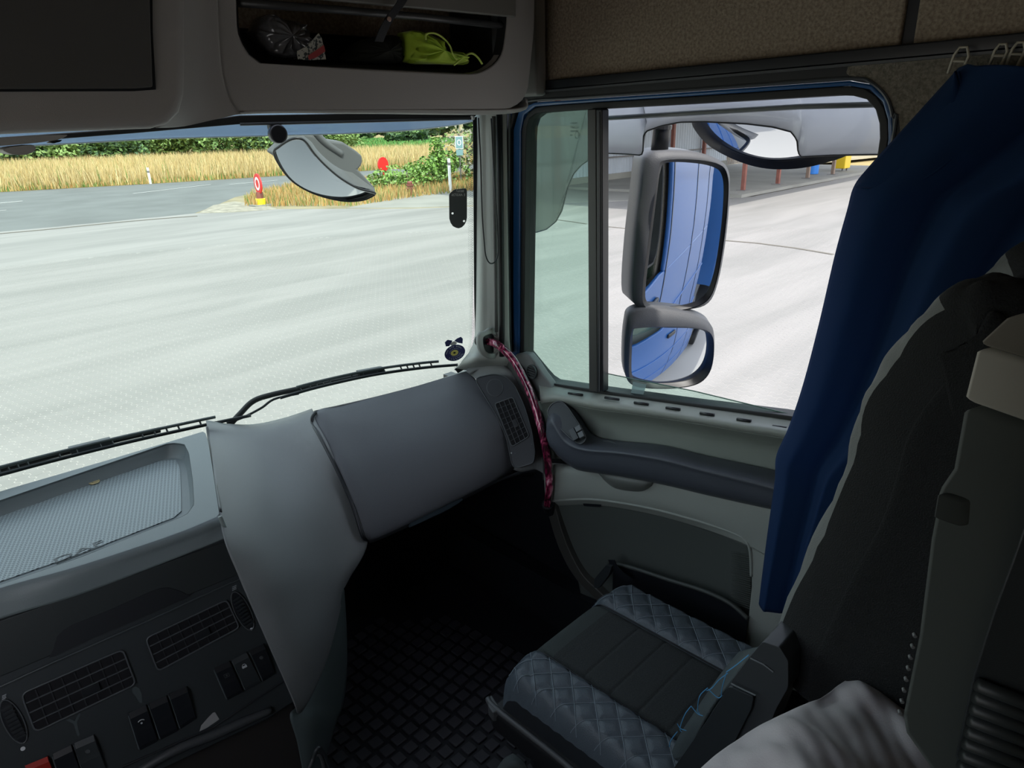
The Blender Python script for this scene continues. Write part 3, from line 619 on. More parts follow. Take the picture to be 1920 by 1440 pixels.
fo = bpy.data.objects.new('paving_stones', fm); COL.objects.link(fo); fo.parent = yr; fo['kind'] = 'stuff'
# beyond: paving surface with the courses in fine relief
mp = mat('paver_far_field', (.200, .196, .186), .88, col2=(.260, .251, .239), vscale=.5, world=True)
outer = [p for p in yard]
arc = [(CAM.x+R*math.sin(math.radians(a)), CAM.y+R*math.cos(math.radians(a))) for a in range(-20, 92, 4)]
far_mb = MB()
arc2 = [(CAM.x+R*math.sin(math.radians(a)), CAM.y+R*math.cos(math.radians(a))) for a in range(1, 83, 3)]
def clampy(a):
    s_, c_ = math.sin(a), math.cos(a); lo = R
    while inyard(CAM.x+s_*lo, CAM.y+c_*lo) and lo < 75: lo += .15
    return (CAM.x+s_*lo, CAM.y+c_*lo)
A_, B_ = [], []
for k in range(0, 101):
    a = math.radians(-20+k*1.05)
    if not inyard(CAM.x+math.sin(a)*(R-.2), CAM.y+math.cos(a)*(R-.2)): 
        p = clampy(a)
    p0 = (CAM.x+math.sin(a)*(R-.05), CAM.y+math.cos(a)*(R-.05)); p1 = clampy(a)
    if not inyard(*p0): p1 = p0
    A_.append(V((*p0, -.002))); B_.append(V((*p1, -.002)))
far_mb.grid([A_, B_]); o = far_mb.build('far_paving', mp); o['kind'] = 'structure'
# kerb + dark drain seams
DK = mat('tar_seam', (.13, .12, .10), .9)
def seam(px, wd, k):
    P_ = [Z(x, y, .004) for x, y in px]; A, B = [], []
    for i, p in enumerate(P_):
        d = (P_[min(i+1, len(P_)-1)]-P_[max(i-1, 0)]).normalized(); s = V((-d.y, d.x, 0))*wd/2; A.append(p-s); B.append(p+s)
    o = MB().strip(A, B, (0, 0, .006)).build('ground_seam', DK); o['kind'] = 'structure'; return o
seam([(1360, 451), (1420, 456), (1490, 465), (1562, 477)], .10, 0)
seam([(0, 438), (80, 431), (150, 424), (230, 416), (300, 410), (370, 405)], .16, 1)
seam([(1128, 424), (1160, 427), (1205, 432)], .07, 2)
seam([(1045, 412), (1075, 416), (1100, 420)], .07, 3)
# ============================================================ shelter / corrugated building on the right
WALLC = mat('corrugated_sheet', (.42, .46, .52), .5, var=.06, vscale=1)
REDP = mat('red_oxide_steel', (.22, .075, .055), .6, var=.15, vscale=4)
GIRT = mat('dull_steel', (.16, .15, .15), .6)
b = root('corrugated_shelter', (31, 17, 0), 'long open shelter with pale corrugated sheet wall and rust red posts', 'building')
def corr(name, p, q, z0, z1, step=.25, d=.035):
    p, q = V(p), V(q); L = (q-p).length; n = int(L/step); t = (q-p)/L; s = V((-t.y, t.x, 0))
    rows = [[], []]
    for i in range(n*4+1):
        x = L*i/(n*4); o_ = d*(1 if i % 4 in (1, 2) else 0)
        for k, z in enumerate((z0, z1)): rows[k].append(p+t*x+s*o_+V((0, 0, z)))
    MB().grid(rows).build(name, WALLC, b, solid=.01)
corr('sheet_wall', (20.5, 21.6, 0), (40, 21.6, 0), .35, 4.9)
MB().box(20.5, 40, 21.55, 21.75, 0, .4).build('plinth', CONC, b)
for k, (x, y) in enumerate([(27.4, 21.4), (30.4, 21.4), (33.6, 21.4), (36.9, 21.4), (24.2, 21.4)]):
    MB().box(x-.09, x+.09, y-.12, y+.06, 0, 4.9).build('wall_post', REDP, b, bevel=.01)
for k, (px_, py_) in enumerate([(1393, 357), (1458, 345), (1514, 334), (1561, 327)]):
    p = Z(px_, py_, .12); MB().box(p.x-.075, p.x+.075, p.y-.075, p.y+.075, .1, 4.9).build('front_post', REDP if k < 2 else mat('brown_steel', (.24, .17, .13), .6), b, bevel=.012)
    MB().box(p.x-.2, p.x+.2, p.y-.2, p.y+.2, .1, .14).build('base_plate', GIRT, b)
for z in (1.15, 2.7): MB().box(20.5, 40, 21.42, 21.5, z, z+.07).build('wall_girt', GIRT, b)
MB().box(19, 42, 9.2, 22.4, 5.0, 5.15).build('roof', WALLC, b)  # unseen roof; front overhang lengthened so its shade covers the slab
MB().box(19, 42, 9.2, 9.35, 4.8, 5.0).build('roof_beam', GIRT, b)
MB().prism([(25.0, 12.85, 0), (42, 12.75, 0), (42, 21.6, 0), (24.5, 21.6, 0)], (0, 0, .12)).build('slab', CONC, b)
# distant palisade fence closing the shelter's far end
fn = root('palisade_fence', (44, 20, 0), 'grey vertical bar fence far behind the shelter posts', 'fence')
for k in range(70):
    x = 38.5+k*.16; y = 21+.0*k; MB().box(x, x+.07, 22.6, 22.64, 0, 2.0).build('bar', GIRT, fn) if k < 60 else None
MB().box(38.5, 48.2, 22.64, 22.68, 1.5, 1.58).build('rail', GIRT, fn); MB().box(38.5, 48.2, 22.64, 22.68, .4, .48).build('rail', GIRT, fn)
p = Z(1575, 325, 0)
YB = mat('yellow_plastic', (.85, .58, .02), .4); BB = mat('blue_plastic', (.03, .22, .70), .4)
r_ = root('yellow_cabinet', p, 'yellow box cabinet on short legs at the far end of the shelter', 'cabinet')
MB().box(p.x-.3, p.x+.45, p.y-.3, p.y+.2, .25, 1.25).build('body', YB, r_, bevel=.03)
for sx in (-.22, .36): MB().box(p.x+sx-.03, p.x+sx+.03, p.y-.2, p.y-.14, 0, .26).build('leg', GIRT, r_)
p = Z(1523, 326, .12)
r_ = root('blue_drum', p, 'small blue drum standing beside the brown shelter post', 'barrel')
MB().disc(p, (0, 0, 1), .28, .9, 20).build('body', BB, r_, smooth=False, bevel=.02)
MB().disc(p+V((0, 0, .9)), (0, 0, 1), .25, .04, 20).build('lid', BB, r_)
# ============================================================ roadside objects
WHT = mat('white_plastic', (.85, .85, .85), .4); REDS = mat('red_sign_face', (.75, .03, .03), .4)
def marker(px_, py_, h, lab, name='delineator_post'):
    p = Z(px_, py_, 0); r_ = root(name, p, lab, 'post')
    MB().prism([p+V((-.06, 0, 0)), p+V((.06, 0, 0)), p+V((.06, .08, 0)), p+V((-.06, .08, 0))], (0, 0, h)).build('shaft', WHT, r_, bevel=.01)
    MB().prism([p+V((-.064, -.004, h-.3)), p+V((.064, -.004, h-.3)), p+V((.064, .084, h-.25)), p+V((-.064, .084, h-.25))], (0, 0, .12)).build('reflector_band', GIRT, r_)
marker(283, 345, .95, 'slim white roadside marker post in front of the tall yellow grass')
marker(846, 362, 1.5, 'white marker post beside the black glass tag, near the leafy weeds')
def disc_sign(px_, py_, h, rad, lab, yaw, foot=True):
    p = Z(px_, py_, 0); r_ = root('round_road_sign', p, lab, 'sign')
    n = V((math.sin(yaw), math.cos(yaw), 0)); c = p+V((0, 0, h))
    MB().disc(c-n*.03, n, rad, .06, 32).build('sign_face', REDS, r_, bevel=.01)
    ou = []; 
    a = n.cross(V((0, 0, 1)))
    for s_ in ((1, -1) if foot else ()):
        oo = [c+n*.032*s_+(a*math.cos(t)+V((0, 0, 1))*math.sin(t))*rad*.66 for t in [2*math.pi*k/32 for k in range(32)]]
        ii = [c+n*.032*s_+(a*math.cos(t)+V((0, 0, 1))*math.sin(t))*rad*.42 for t in [2*math.pi*k/32 for k in range(32)]]
        MB().ring(oo, ii, n*.004*s_).build('white_ring', WHT, r_)
    MB().disc(p, (0, 0, 1), .05, h-rad, 12).build('post', REDS, r_)
    if foot:
        MB().disc(p, (0, 0, 1), .20, .30, 20).build('yellow_base', YB, r_, bevel=.02)
        MB().box(p.x-.4, p.x+.4, p.y-.3, p.y+.3, 0, .06).build('foot_slab', CONC, r_)
        MB().disc(p+V((0, 0, .30)), (0, 0, 1), .14, .25, 16).build('collar', REDP, r_)
    return r_
disc_sign(490, 386, .88, .40, 'red round sign with a white ring on a yellow base at the road mouth', math.radians(97))
disc_sign(722, 352, 1.12, .36, 'faded red round sign standing behind the green weeds', math.radians(170), False)
p = Z(770, 366, 0); r_ = root('fire_hydrant', p, 'small dark red hydrant in the dry orange grass', 'hydrant')
MB().disc(p, (0, 0, 1), .13, .42, 16).build('barrel', REDP, r_, bevel=.02); MB().disc(p+V((0, 0, .42)), (0, 0, 1), .17, .06, 16).build('flange', REDP, r_)
MB().disc(p+V((0, 0, .48)), (0, 0, 1), .12, .12, 16).build('cap', REDP, r_, bevel=.03); MB().disc(p+V((-.2, 0, .3)), (1, 0, 0), .05, .4, 12).build('outlet', REDP, r_)
p = Z(865, 347, 0); r_ = root('road_sign', p, 'grey pictogram sign on a thin pole at the right end of the weeds', 'sign')
SG = mat('sign_teal_grey', (.20, .34, .36), .5)
MB().disc(p, (0, 0, 1), .035, 2.4, 10).build('pole', GIRT, r_)
nrm = (CAM-p); nrm.z = 0; nrm.normalize(); sx = V((0, 0, 1)).cross(nrm)
def plq(cz, hw, hh, off, m, nm, th=.02):
    c = p+V((0, 0, cz))+nrm*off; MB().prism([c-sx*hw-V((0, 0, hh)), c+sx*hw-V((0, 0, hh)), c+sx*hw+V((0, 0, hh)), c-sx*hw+V((0, 0, hh))], nrm*th).build(nm, m, r_)
plq(2.05, .20, .30, .04, WHT, 'sign_plate'); plq(2.05, .17, .27, .062, SG, 'sign_field', .004); plq(1.58, .17, .14, .04, SG, 'lower_plate')
MB().ring([p+nrm*.068+V((0, 0, 2.05))+sx*math.cos(t)*.11+V((0, 0, 1))*math.sin(t)*.14 for t in [k*math.pi/10 for k in range(20)]],
          [p+nrm*.068+V((0, 0, 2.05))+sx*math.cos(t)*.07+V((0, 0, 1))*math.sin(t)*.10 for t in [k*math.pi/10 for k in range(20)]], nrm*.004).build('pictogram', WHT, r_)
p = Z(869, 335, 0); r_ = root('utility_pole', p, 'weathered wooden utility pole rising beyond the pictogram sign', 'pole')
MB().disc(p, (0, 0, 1), .12, 7, 12).build('shaft', mat('weathered_wood', (.42, .34, .22), .9, var=.2), r_)
MB().box(p.x-.7, p.x+.7, p.y-.06, p.y+.06, 6.4, 6.52).build('crossarm', MATS['weathered_wood'], r_)
# ============================================================ vegetation
def inpoly(P, x, y):
    c = False
    for i in range(len(P)):
        x1, y1 = P[i][0], P[i][1]; x2, y2 = P[i-1][0], P[i-1][1]
        if (y1 > y) != (y2 > y) and x < (x2-x1)*(y-y1)/(y2-y1)+x1: c = not c
    return c
def grass(name, poly, n, h0, h1, wd, cols, label, cat='grass', z=0):
    xs = [p[0] for p in poly]; ys = [p[1] for p in poly]; MBs = [([], []) for _ in cols]; k = 0
    while k < n:
        x, y = random.uniform(min(xs), max(xs)), random.uniform(min(ys), max(ys))
        if not inpoly(poly, x, y): continue
        k += 1; vs, fs = MBs[random.choices(range(len(cols)), [c[1] for c in cols])[0]]
        h = random.uniform(h0, h1); a = random.uniform(0, math.pi); dx, dy = math.cos(a)*wd/2, math.sin(a)*wd/2
        lx, ly = random.gauss(0, .16)*h, random.gauss(0, .16)*h; q = len(vs)
        vs += [(x-dx, y-dy, z), (x+dx, y+dy, z), (x+lx*.4+dx*.7, y+ly*.4+dy*.7, z+h*.55), (x+lx*.4-dx*.7, y+ly*.4-dy*.7, z+h*.55), (x+lx, y+ly, z+h)]
        fs += [(q, q+1, q+2, q+3), (q+3, q+2, q+4)]
    vs, fs, mi = [], [], []
    for i, (v_, f_) in enumerate(MBs):
        q = len(vs); vs += v_; fs += [tuple(j+q for j in f) for f in f_]; mi += [i]*len(f_)
    me = bpy.data.meshes.new(name); me.from_pydata(vs, [], fs)
    for c in cols: me.materials.append(c[0])
    me.polygons.foreach_set('material_index', mi); o = bpy.data.objects.new(name, me); COL.objects.link(o)
    return tag(o, label, cat, None, 'stuff')
STRAW = mat('straw_blades', (.47, .34, .14), .8, var=.15, vscale=.3); STRAW2 = mat('pale_straw_blades', (.56, .44, .22), .8)
ORNG = mat('orange_dry_blades', (.44, .26, .085), .8, var=.15, vscale=.5); GRN = mat('green_blades', (.14, .22, .05), .8, var=.2, vscale=.5)
CROP = mat('crop_leaves', (.09, .24, .05), .7, var=.2, vscale=.5)
fpoly = [(-8, 60), (8.2, 49.8), (15.3, 47), (22.7, 44.9), (45, 38), (60, 33), (68, 42), (48, 62), (22, 76), (8, 84), (-5, 100)]
grass('tall_dry_grass', fpoly, 75000, .6, 1.25, .055, [(STRAW, 5), (STRAW2, 4), (GRN, .5)], 'tall pale yellow grass along the far side of the road')
grass('green_verge_grass', [(-8, 59.6), (8.2, 49.5), (15.3, 46.7), (22.7, 44.6), (45, 37.7), (60, 32.6), (61, 34), (46, 39.2), (23, 46.2), (15.5, 48.4), (8.4, 51.3), (-8, 61.6)], 9000, .15, .45, .06, [(GRN, 3), (ORNG, 2), (STRAW, 2)], 'short green and brown grass at the far road edge')
grass('orange_verge_grass', [(12.6, 28.3), (13.6, 30.3), (15, 32.5), (19, 35.5), (30, 31.5), (30, 27), (26, 23.5), (19.5, 24.8), (15.2, 24.3), (14.4, 25.5)], 15000, .12, .48, .04, [(ORNG, 4), (STRAW, 4), (GRN, 2.2)], 'dry orange and green grass on the verge beyond the yard')
grass('near_roadside_grass', [(24, 33.5), (45, 27.5), (60, 24), (60, 23.5), (27, 24), (25.5, 26)], 3000, .15, .4, .06, [(ORNG, 4), (STRAW, 3), (GRN, 2)], 'dry grass strip behind the shelter end')
grass('crop_rows', [tuple(p)[:2] for p in ps] if False else [tuple(Z(x, y, 0))[:2] for x, y in [(640, 287), (875, 285), (930, 263), (640, 263)]], 9000, .3, .7, .35, [(CROP, 4), (GRN, 1)], 'green crop rows beyond the dry grass')
grass('shelter_far_grass', [(52, 12), (70, 8), (78, 30), (60, 34)], 5000, .5, 1.1, .10, [(STRAW, 4), (STRAW2, 3), (GRN, 1)], 'yellow grass far beyond the right end of the shelter')
BARK = mat('bark', (.14, .10, .07), .9)
def leafy(name, c, rx, rz, n, leaf, m1, m2, label, group=None, cat='bush', trunk=.15, z0=0):
    c = V(c); r_ = root(name, c, label, cat, group); vs, fs, mi = [], [], []
    lumps = [(random.uniform(-.6, .6)*rx, random.uniform(-.6, .6)*rx, random.uniform(.25, .8)*rz, random.uniform(.35, .6)) for _ in range(9)]
    for k in range(n):
        lx, ly, lz, lr = random.choice(lumps); d = V((random.gauss(0, 1), random.gauss(0, 1), random.gauss(0, 1))).normalized()
        p = c+V((lx+d.x*lr*rx, ly+d.y*lr*rx, max(.05, lz+d.z*lr*rz*.55)+z0)); a = V((random.gauss(0, 1), random.gauss(0, 1), random.gauss(0, .6))).normalized()*leaf; b2 = a.cross(V((random.gauss(0, 1), random.gauss(0, 1), 1)).normalized()).normalized()*leaf*.6
        q = len(vs); vs += [p-a, p+b2, p+a, p-b2]; fs.append((q, q+1, q+2, q+3)); mi.append(0 if random.random() < .6 else 1)
    off = c; me = bpy.data.meshes.new('foliage'); me.from_pydata([tuple(p-off) for p in vs], [], fs); me.materials.append(m1); me.materials.append(m2)
    me.polygons.foreach_set('material_index', mi); o = bpy.data.objects.new('foliage', me); COL.objects.link(o); o.parent = r_; o['org'] = tuple(off)
    MB().tube([c, c+V((.05*rx, 0, rz*.35)), c+V((0, .05*rx, rz*.75))], trunk, 8, taper=[1, .8, .4]).build('trunk', BARK, r_)
    return r_
L1 = mat('leaf_mid_green', (.10, .18, .05), .7, var=.2, vscale=.4); L2 = mat('leaf_light_green', (.20, .30, .09), .7); L3 = mat('leaf_dark_green', (.045, .09, .04), .8)
L4 = mat('leaf_bright_green', (.16, .30, .05), .6)
descr = ['dark green bush at the left end of the hedge', 'light green bush, second from the left in the hedge', 'dull green bush above the white marker post', 'broad green bush right of the marker post',
         'yellow green bush in the middle of the hedge', 'dense green bush left of the black sensor knob', 'bushy green crown just behind the black sensor knob', 'green bush behind the outside front mirror', 'dark tree partly behind the front mirror top']
for i, px_ in enumerate([10, 75, 150, 225, 300, 380, 455, 540, 610]):
    d = ray(px_, 300); az = math.atan2(d.x, d.y); D = 88+random.uniform(-3, 3); c = V((CAM.x+math.sin(az)*D, CAM.y+math.cos(az)*D, -.1))
    leafy('hedge_bush', c, 4.2+random.uniform(-.5, .9), 4.0+random.uniform(-.5, .8), 3200, .24, L1 if i % 2 else L2, L2 if i % 3 else L3, descr[i], 'bushes behind the tall grass')
for i in range(9):
    px_ = 20+i*75; d = ray(px_, 300); az = math.atan2(d.x, d.y); D = 118; c = V((CAM.x+math.sin(az)*D, CAM.y+math.cos(az)*D, 0))
    leafy('tree', c, 3.1, 7, 900, .7, L3, L1, ['dark tree at the far left behind the hedge', 'dark tree second from the left behind the hedge', 'dark tree behind the light green bush', 'dark tree above the white marker post', 'dark tree behind the yellow green bush', 'dark tree at the middle of the visor edge', 'dark tree left of the black sensor knob', 'dark tree behind the sensor knob and front mirror', 'dark tree right above the front mirror arm'][i], 'dark trees behind the hedge', 'tree', .4)
for i, (px_, D, rx, rz, lab) in enumerate([(665, 150, 5, 4, 'dark tree in the distance right beside the front mirror'), (790, 200, 6, 5, 'hazy dark tree beyond the far tan field'), (835, 155, 5, 6, 'dark blue green tree beneath the right end of the visor'), (905, 130, 5, 7, 'dark tree behind the right windscreen edge'), (700, 170, 6, 4, 'small round tree standing in the far tan field'), (765, 120, 3, 1.6, 'low shrub on the edge of the crop field')]):
    d = ray(px_, 300); az = math.atan2(d.x, d.y); c = V((CAM.x+math.sin(az)*D, CAM.y+math.cos(az)*D, 0))
    leafy('tree', c, rx, rz, 900, .8, L3, L1, lab, None, 'tree', .35)
p = Z(765, 352, 0); leafy('weed_clump', p, 1.9, 1.25, 1500, .09, L4, L2, 'bright green weeds right of the faded red sign', None, 'bush', .03)
p = Z(818, 348, 0); leafy('weed_clump', p, 1.6, 1.6, 1500, .10, L4, L1, 'leafy green weeds beside the white marker post', None, 'bush', .03)
p = Z(825, 349, 0); leafy('tall_weed', p, .35, 2.6, 500, .09, L4, L2, 'tall thin climbing weed rising above the weed clumps', None, 'weed', .03)
p = Z(728, 354, 0); leafy('weed_clump', p, 1.3, .6, 700, .08, L2, L1, 'low olive weeds below the faded red sign', None, 'bush', .02)
p = Z(878, 340, 0); leafy('shrub', p, 1.4, 3.0, 900, .12, mat('leaf_grey_brown', (.30, .29, .22), .8), L2, 'grey brown twiggy shrub around the pictogram sign pole', None, 'bush', .05)

# ============================================================ DASHBOARD
dash = root('dashboard', (.2, 1.5, 2.0), 'wide grey and black truck dashboard under the windscreen', 'dashboard')
def G(rows, nu=24, nv=24): return MB().grid(patch([[Y(*p) for p in r] for r in rows], nu, nv))
# centre-to-right shoulder
rows = [[(386, 790, 2.0), (430, 797, 2.0), (480, 797, 1.99), (535, 785, 1.96), (586, 768, 1.90)],
        [(389, 804, 1.93), (428, 805, 1.93), (470, 806, 1.92), (530, 793, 1.89), (588, 773, 1.82)],
        [(391, 822, 1.88), (430, 826, 1.86), (480, 824, 1.85), (540, 810, 1.82), (594, 792, 1.76)],
        [(401, 890, 1.62), (450, 885, 1.66), (510, 875, 1.71), (570, 858, 1.70), (620, 842, 1.65)],
        [(417, 1000, 1.36), (465, 988, 1.40), (530, 970, 1.50), (600, 945, 1.55), (655, 928, 1.56)],
        [(447, 1080, 1.30), (500, 1070, 1.31), (560, 1060, 1.38), (628, 1045, 1.45), (688, 1012, 1.48)],
        [(477, 1150, 1.28), (520, 1148, 1.28), (570, 1138, 1.32), (615, 1118, 1.38), (652, 1085, 1.44)],
        [(510, 1225, 1.26), (545, 1228, 1.26), (578, 1214, 1.28), (610, 1180, 1.34), (640, 1108, 1.43)],
        [(548, 1312, 1.24), (560, 1316, 1.25), (585, 1280, 1.28), (612, 1220, 1.34), (636, 1130, 1.42)],
        [(556, 1336, 1.26), (566, 1330, 1.27), (588, 1290, 1.30), (614, 1226, 1.36), (637, 1136, 1.43)]]
G(rows, 36, 60).build('shoulder_panel', DASH, dash, smooth=True, solid=-.004)
rows = [[(636, 1106, 1.44), (640, 1104, 1.47), (643, 1106, 1.5)],
        [(608, 1200, 1.38), (630, 1190, 1.40), (648, 1185, 1.47)],
        [(582, 1275, 1.33), (615, 1262, 1.36), (648, 1265, 1.44)],
        [(558, 1322, 1.29), (596, 1318, 1.31), (640, 1325, 1.40)],
        [(543, 1342, 1.27), (592, 1345, 1.28), (630, 1350, 1.38)],
        [(556, 1388, 1.26), (588, 1390, 1.27), (618, 1390, 1.36)],
        [(568, 1450, 1.25), (585, 1450, 1.26), (600, 1450, 1.34)]]
G(rows, 14, 30).build('lower_side_trim', mat('side_trim', (.10, .13, .132), .45), dash, smooth=True, solid=-.004)
# passenger box lid
lid_r = [[(586, 786, 1.80), (600, 771, 1.80), (640, 762, 1.80), (740, 738, 1.76), (830, 712, 1.72), (880, 697, 1.69)],
         [(591, 795, 1.77), (604, 780, 1.77), (645, 772, 1.765), (745, 750, 1.73), (835, 724, 1.685), (888, 709, 1.65)],
         [(606, 822, 1.70), (622, 812, 1.70), (665, 803, 1.69), (765, 782, 1.65), (855, 755, 1.60), (910, 740, 1.57)],
         [(636, 880, 1.60), (650, 875, 1.59), (700, 864, 1.58), (795, 838, 1.54), (880, 808, 1.50), (937, 790, 1.48)],
         [(665, 945, 1.52), (680, 942, 1.51), (730, 928, 1.50), (820, 895, 1.47), (900, 865, 1.44), (953, 835, 1.44)],
         [(683, 1000, 1.475), (700, 1000, 1.465), (750, 978, 1.46), (840, 935, 1.44), (915, 898, 1.42), (961, 866, 1.42)],
         [(690, 1011, 1.485), (705, 1006, 1.475), (755, 984, 1.47), (845, 940, 1.45), (918, 903, 1.43), (962, 876, 1.43)],
         [(692, 1015, 1.51), (707, 1010, 1.50), (757, 988, 1.50), (847, 944, 1.48), (920, 907, 1.46), (963, 880, 1.46)]]
G(lid_r, 40, 44).build('storage_lid', mat('lid_plastic', (.10, .105, .118), .48, bump=.5, bscale=900), dash, smooth=True, solid=-.006)
MB().tube(cr([Y(*p)+(CAM-Y(*p)).normalized()*.014 for p in [(592, 773, 1.80), (585, 783, 1.79), (587, 797, 1.775), (600, 820, 1.71), (631, 880, 1.61), (660, 945, 1.53), (679, 1003, 1.48), (688, 1013, 1.485)]], 50), .0048, 8).build('lid_seam', BLACK, dash, smooth=True)
# surface behind/above the lid to the glass
rows = [[(570, 790, 2.02), (700, 765, 1.95), (800, 740, 1.88), (872, 716, 1.80), (915, 700, 1.72)],
        [(588, 774, 1.86), (700, 749, 1.84), (800, 723, 1.79), (872, 697, 1.74), (920, 687, 1.66)],
        [(592, 772, 1.80), (700, 747, 1.775), (800, 721, 1.73), (880, 698, 1.69), (930, 690, 1.60)]]
G(rows, 30, 12).build('rear_ledge', DASH, dash, smooth=True, solid=-.004)
# right end cap
def YX(x, y, c): return X(x, y, c)
rows = [[(874, 697, 0.942), (885, 684, 0.977), (915, 678, 1.002), (940, 681, 1.022), (958, 694, 1.035)],
        [(880, 701, 0.947), (900, 688, 0.977), (928, 686, 0.997), (952, 693, 1.012), (972, 708, 1.035)],
        [(882, 702, 0.957), (908, 699, 0.977), (935, 700, 0.992), (960, 712, 1.007), (984, 732, 1.032)],
        [(915, 735, 0.952), (935, 735, 0.967), (955, 740, 0.982), (980, 750, 1.002), (1000, 765, 1.027)],
        [(940, 790, 0.937), (955, 790, 0.952), (975, 795, 0.967), (996, 798, 0.997), (1014, 806, 1.022)],
        [(955, 840, 0.932), (970, 842, 0.942), (985, 846, 0.962), (1004, 850, 0.992), (1023, 860, 1.017)],
        [(962, 880, 0.922), (975, 884, 0.937), (990, 882, 0.962), (1006, 880, 0.992), (1026, 892, 1.012)]]
MB().grid(patch([[X(*p) for p in r] for r in rows], 24, 40)).build('end_cap', DASH, dash, smooth=True, solid=-.004)
rows = [[(938, 676, 1.03), (950, 670, 1.015), (965, 674, 1.03)], [(958, 700, 1.025), (972, 695, 1.01), (985, 700, 1.025)], [(985, 748, 1.02), (997, 745, 1.005), (1008, 750, 1.02)],
        [(1006, 800, 1.015), (1014, 798, 1.0), (1022, 800, 1.015)], [(1018, 855, 1.01), (1024, 853, .995), (1030, 855, 1.01)], [(1020, 900, 1.01), (1026, 900, .995), (1032, 900, 1.01)]]
MB().grid(patch([[X(*p) for p in r] for r in rows], 12, 30)).build('end_trim', mat('end_trim', (.07, .075, .075), .5), dash, smooth=True, solid=-.004)
# black instrument insert at right with vent
ins = plane3(X(890, 709, .925), X(963, 878, .878), X(1000, 850, .930))
ip = lambda x, y, d=0: PL(x, y, *ins) + ins[1]*d
il = rloop([ip(x, y) for x, y in [(889, 709), (925, 701), (948, 706), (965, 722), (985, 765), (998, 812), (1003, 850), (1000, 868), (962, 880), (950, 822), (932, 780), (910, 745)]], .3, 3)
insert = MB().prism(il, ins[1]*-.02).build('vent_insert', mat('insert_plastic', (.020, .024, .031), .4), dash, bevel=.003)
MB().tube([p+ins[1]*.001 for p in il], .0016, 6, True).build('insert_rim', SLAT, insert)
cc = ip(928, 727); MB().tube([cc+(ip(928+15*math.cos(t), 727+16*math.sin(t), .001)-cc) for t in [k*math.pi/14 for k in range(28)]], .0012, 6, True).build('blank_ring', SLAT, insert, smooth=True)
MB().prism([ip(928+14.5*math.cos(t), 727+15.5*math.sin(t), -.002) for t in [k*math.pi/14 for k in range(28)]], ins[1]*.004).build('blank_plug', MATS['insert_plastic'], insert, bevel=.001)
def vent(par, corners, pl, nh, nv, depth=.03, rim=.0018, wheel=None):
    p0, n = pl; c = [PL(x, y, p0, n) for x, y in corners]; f = quadf(c, n)
    vt = root('air_vent', tuple(par.get('org', (0, 0, 0)))); vt.location = (0, 0, 0); vt.parent = par; 
    rl = rloop([f(0, 0, .002), f(1, 0, .002), f(1, 1, .002), f(0, 1, .002)], .14, 4)
    MB().tube(rl, rim, 6, True).build('vent_frame', SLAT, vt, smooth=True)
    qbox(MB(), f, .01, .99, .02, .98, .0006, .0012).build('vent_cavity', mat('vent_dark', (.002, .002, .004), .9), vt)
    for k in range(1, nh): v_ = k/nh; qbox(MB(), f, .01, .99, v_-.012, v_+.012, .002, .0045).build('vent_slat', SLAT, vt)
    for k in range(1, nv): u_ = k/nv; qbox(MB(), f, u_-.007, u_+.007, .04, .96, .0012, .0026).build('vent_vane', mat('vane', (.018, .02, .024), .4), vt)
    qbox(MB(), f, .5, .5+1.4/nv, .52, .72, .002, .006).build('vent_tab', BLACK, vt, bevel=.001)
    return vt
VM = vent(insert, [(928, 757), (960, 838), (993, 818), (962, 745)], ins, 4, 8)
# that vent's long bars run down its length
MB().disc(ip(959, 849.5, .001), ins[1], .0024, .001, 12).build('dot_mark', mat('grey_print', (.40, .42, .44), .6), insert)
MB().disc(ip(966, 850, .001), ins[1], .0014, .001, 8).build('dot_mark', SLAT, insert); MB().disc(ip(997, 833, .001), ins[1], .0016, .001, 8).build('dot_mark', SLAT, insert)
# underside
u = MB().grid([[Y(680, 1012, 1.50), Y(750, 985, 1.50), Y(850, 942, 1.48), Y(960, 882, 1.46), Y(1022, 892, 1.46)], [Y(680, 1012, 1.50)+V((-.02, .02, -.02)), Y(750, 985, 1.50)+V((0, .02, -.02)), Y(850, 942, 1.48)+V((0, .02, -.02)), Y(960, 882, 1.46)+V((0, .02, -.02)), Y(1022, 892, 1.46)+V((0, .02, -.02))],
                [V((.3, 1.88, 1.9)), V((.5, 1.88, 1.9)), V((.7, 1.88, 1.9)), V((.9, 1.88, 1.9)), V((1.05, 1.88, 1.9))]])
u.build('underside', BLACK, dash, solid=.01)
MB().tube(cr([Y(*p) for p in [(700, 1011, 1.49), (760, 986, 1.48), (800, 966, 1.475)]], 12), .004, 6).build('bottom_lip', DASHD, dash)
MB().grid(patch([[Y(*p) for p in r] for r in [[(768, 978, 1.462), (800, 962, 1.456), (835, 946, 1.45), (862, 930, 1.448)], [(766, 988, 1.462), (800, 972, 1.456), (838, 954, 1.45), (866, 936, 1.448)]]], 16, 4)).build('lid_latch', mat('lid_latch', (.05, .07, .085), .3), dash, solid=-.006)
MB().tube(cr([Y(*p) for p in [(866, 933, 1.46), (900, 916, 1.45), (940, 898, 1.44), (985, 884, 1.43), (1015, 880, 1.43)]], 20), .006, 8).build('bottom_lip', DASHD, dash, smooth=True)
# centre panel frame
A0 = Z(0, 1160, 2.15); B0 = Z(450, 1010, 2.15); C0 = Y(552, 1316, 1.265)
cp = plane3(A0, B0, C0); CN = cp[1]
cpt = lambda x, y, d=0: PL(x, y, *cp) + CN*d
def ext(x): return (x, )
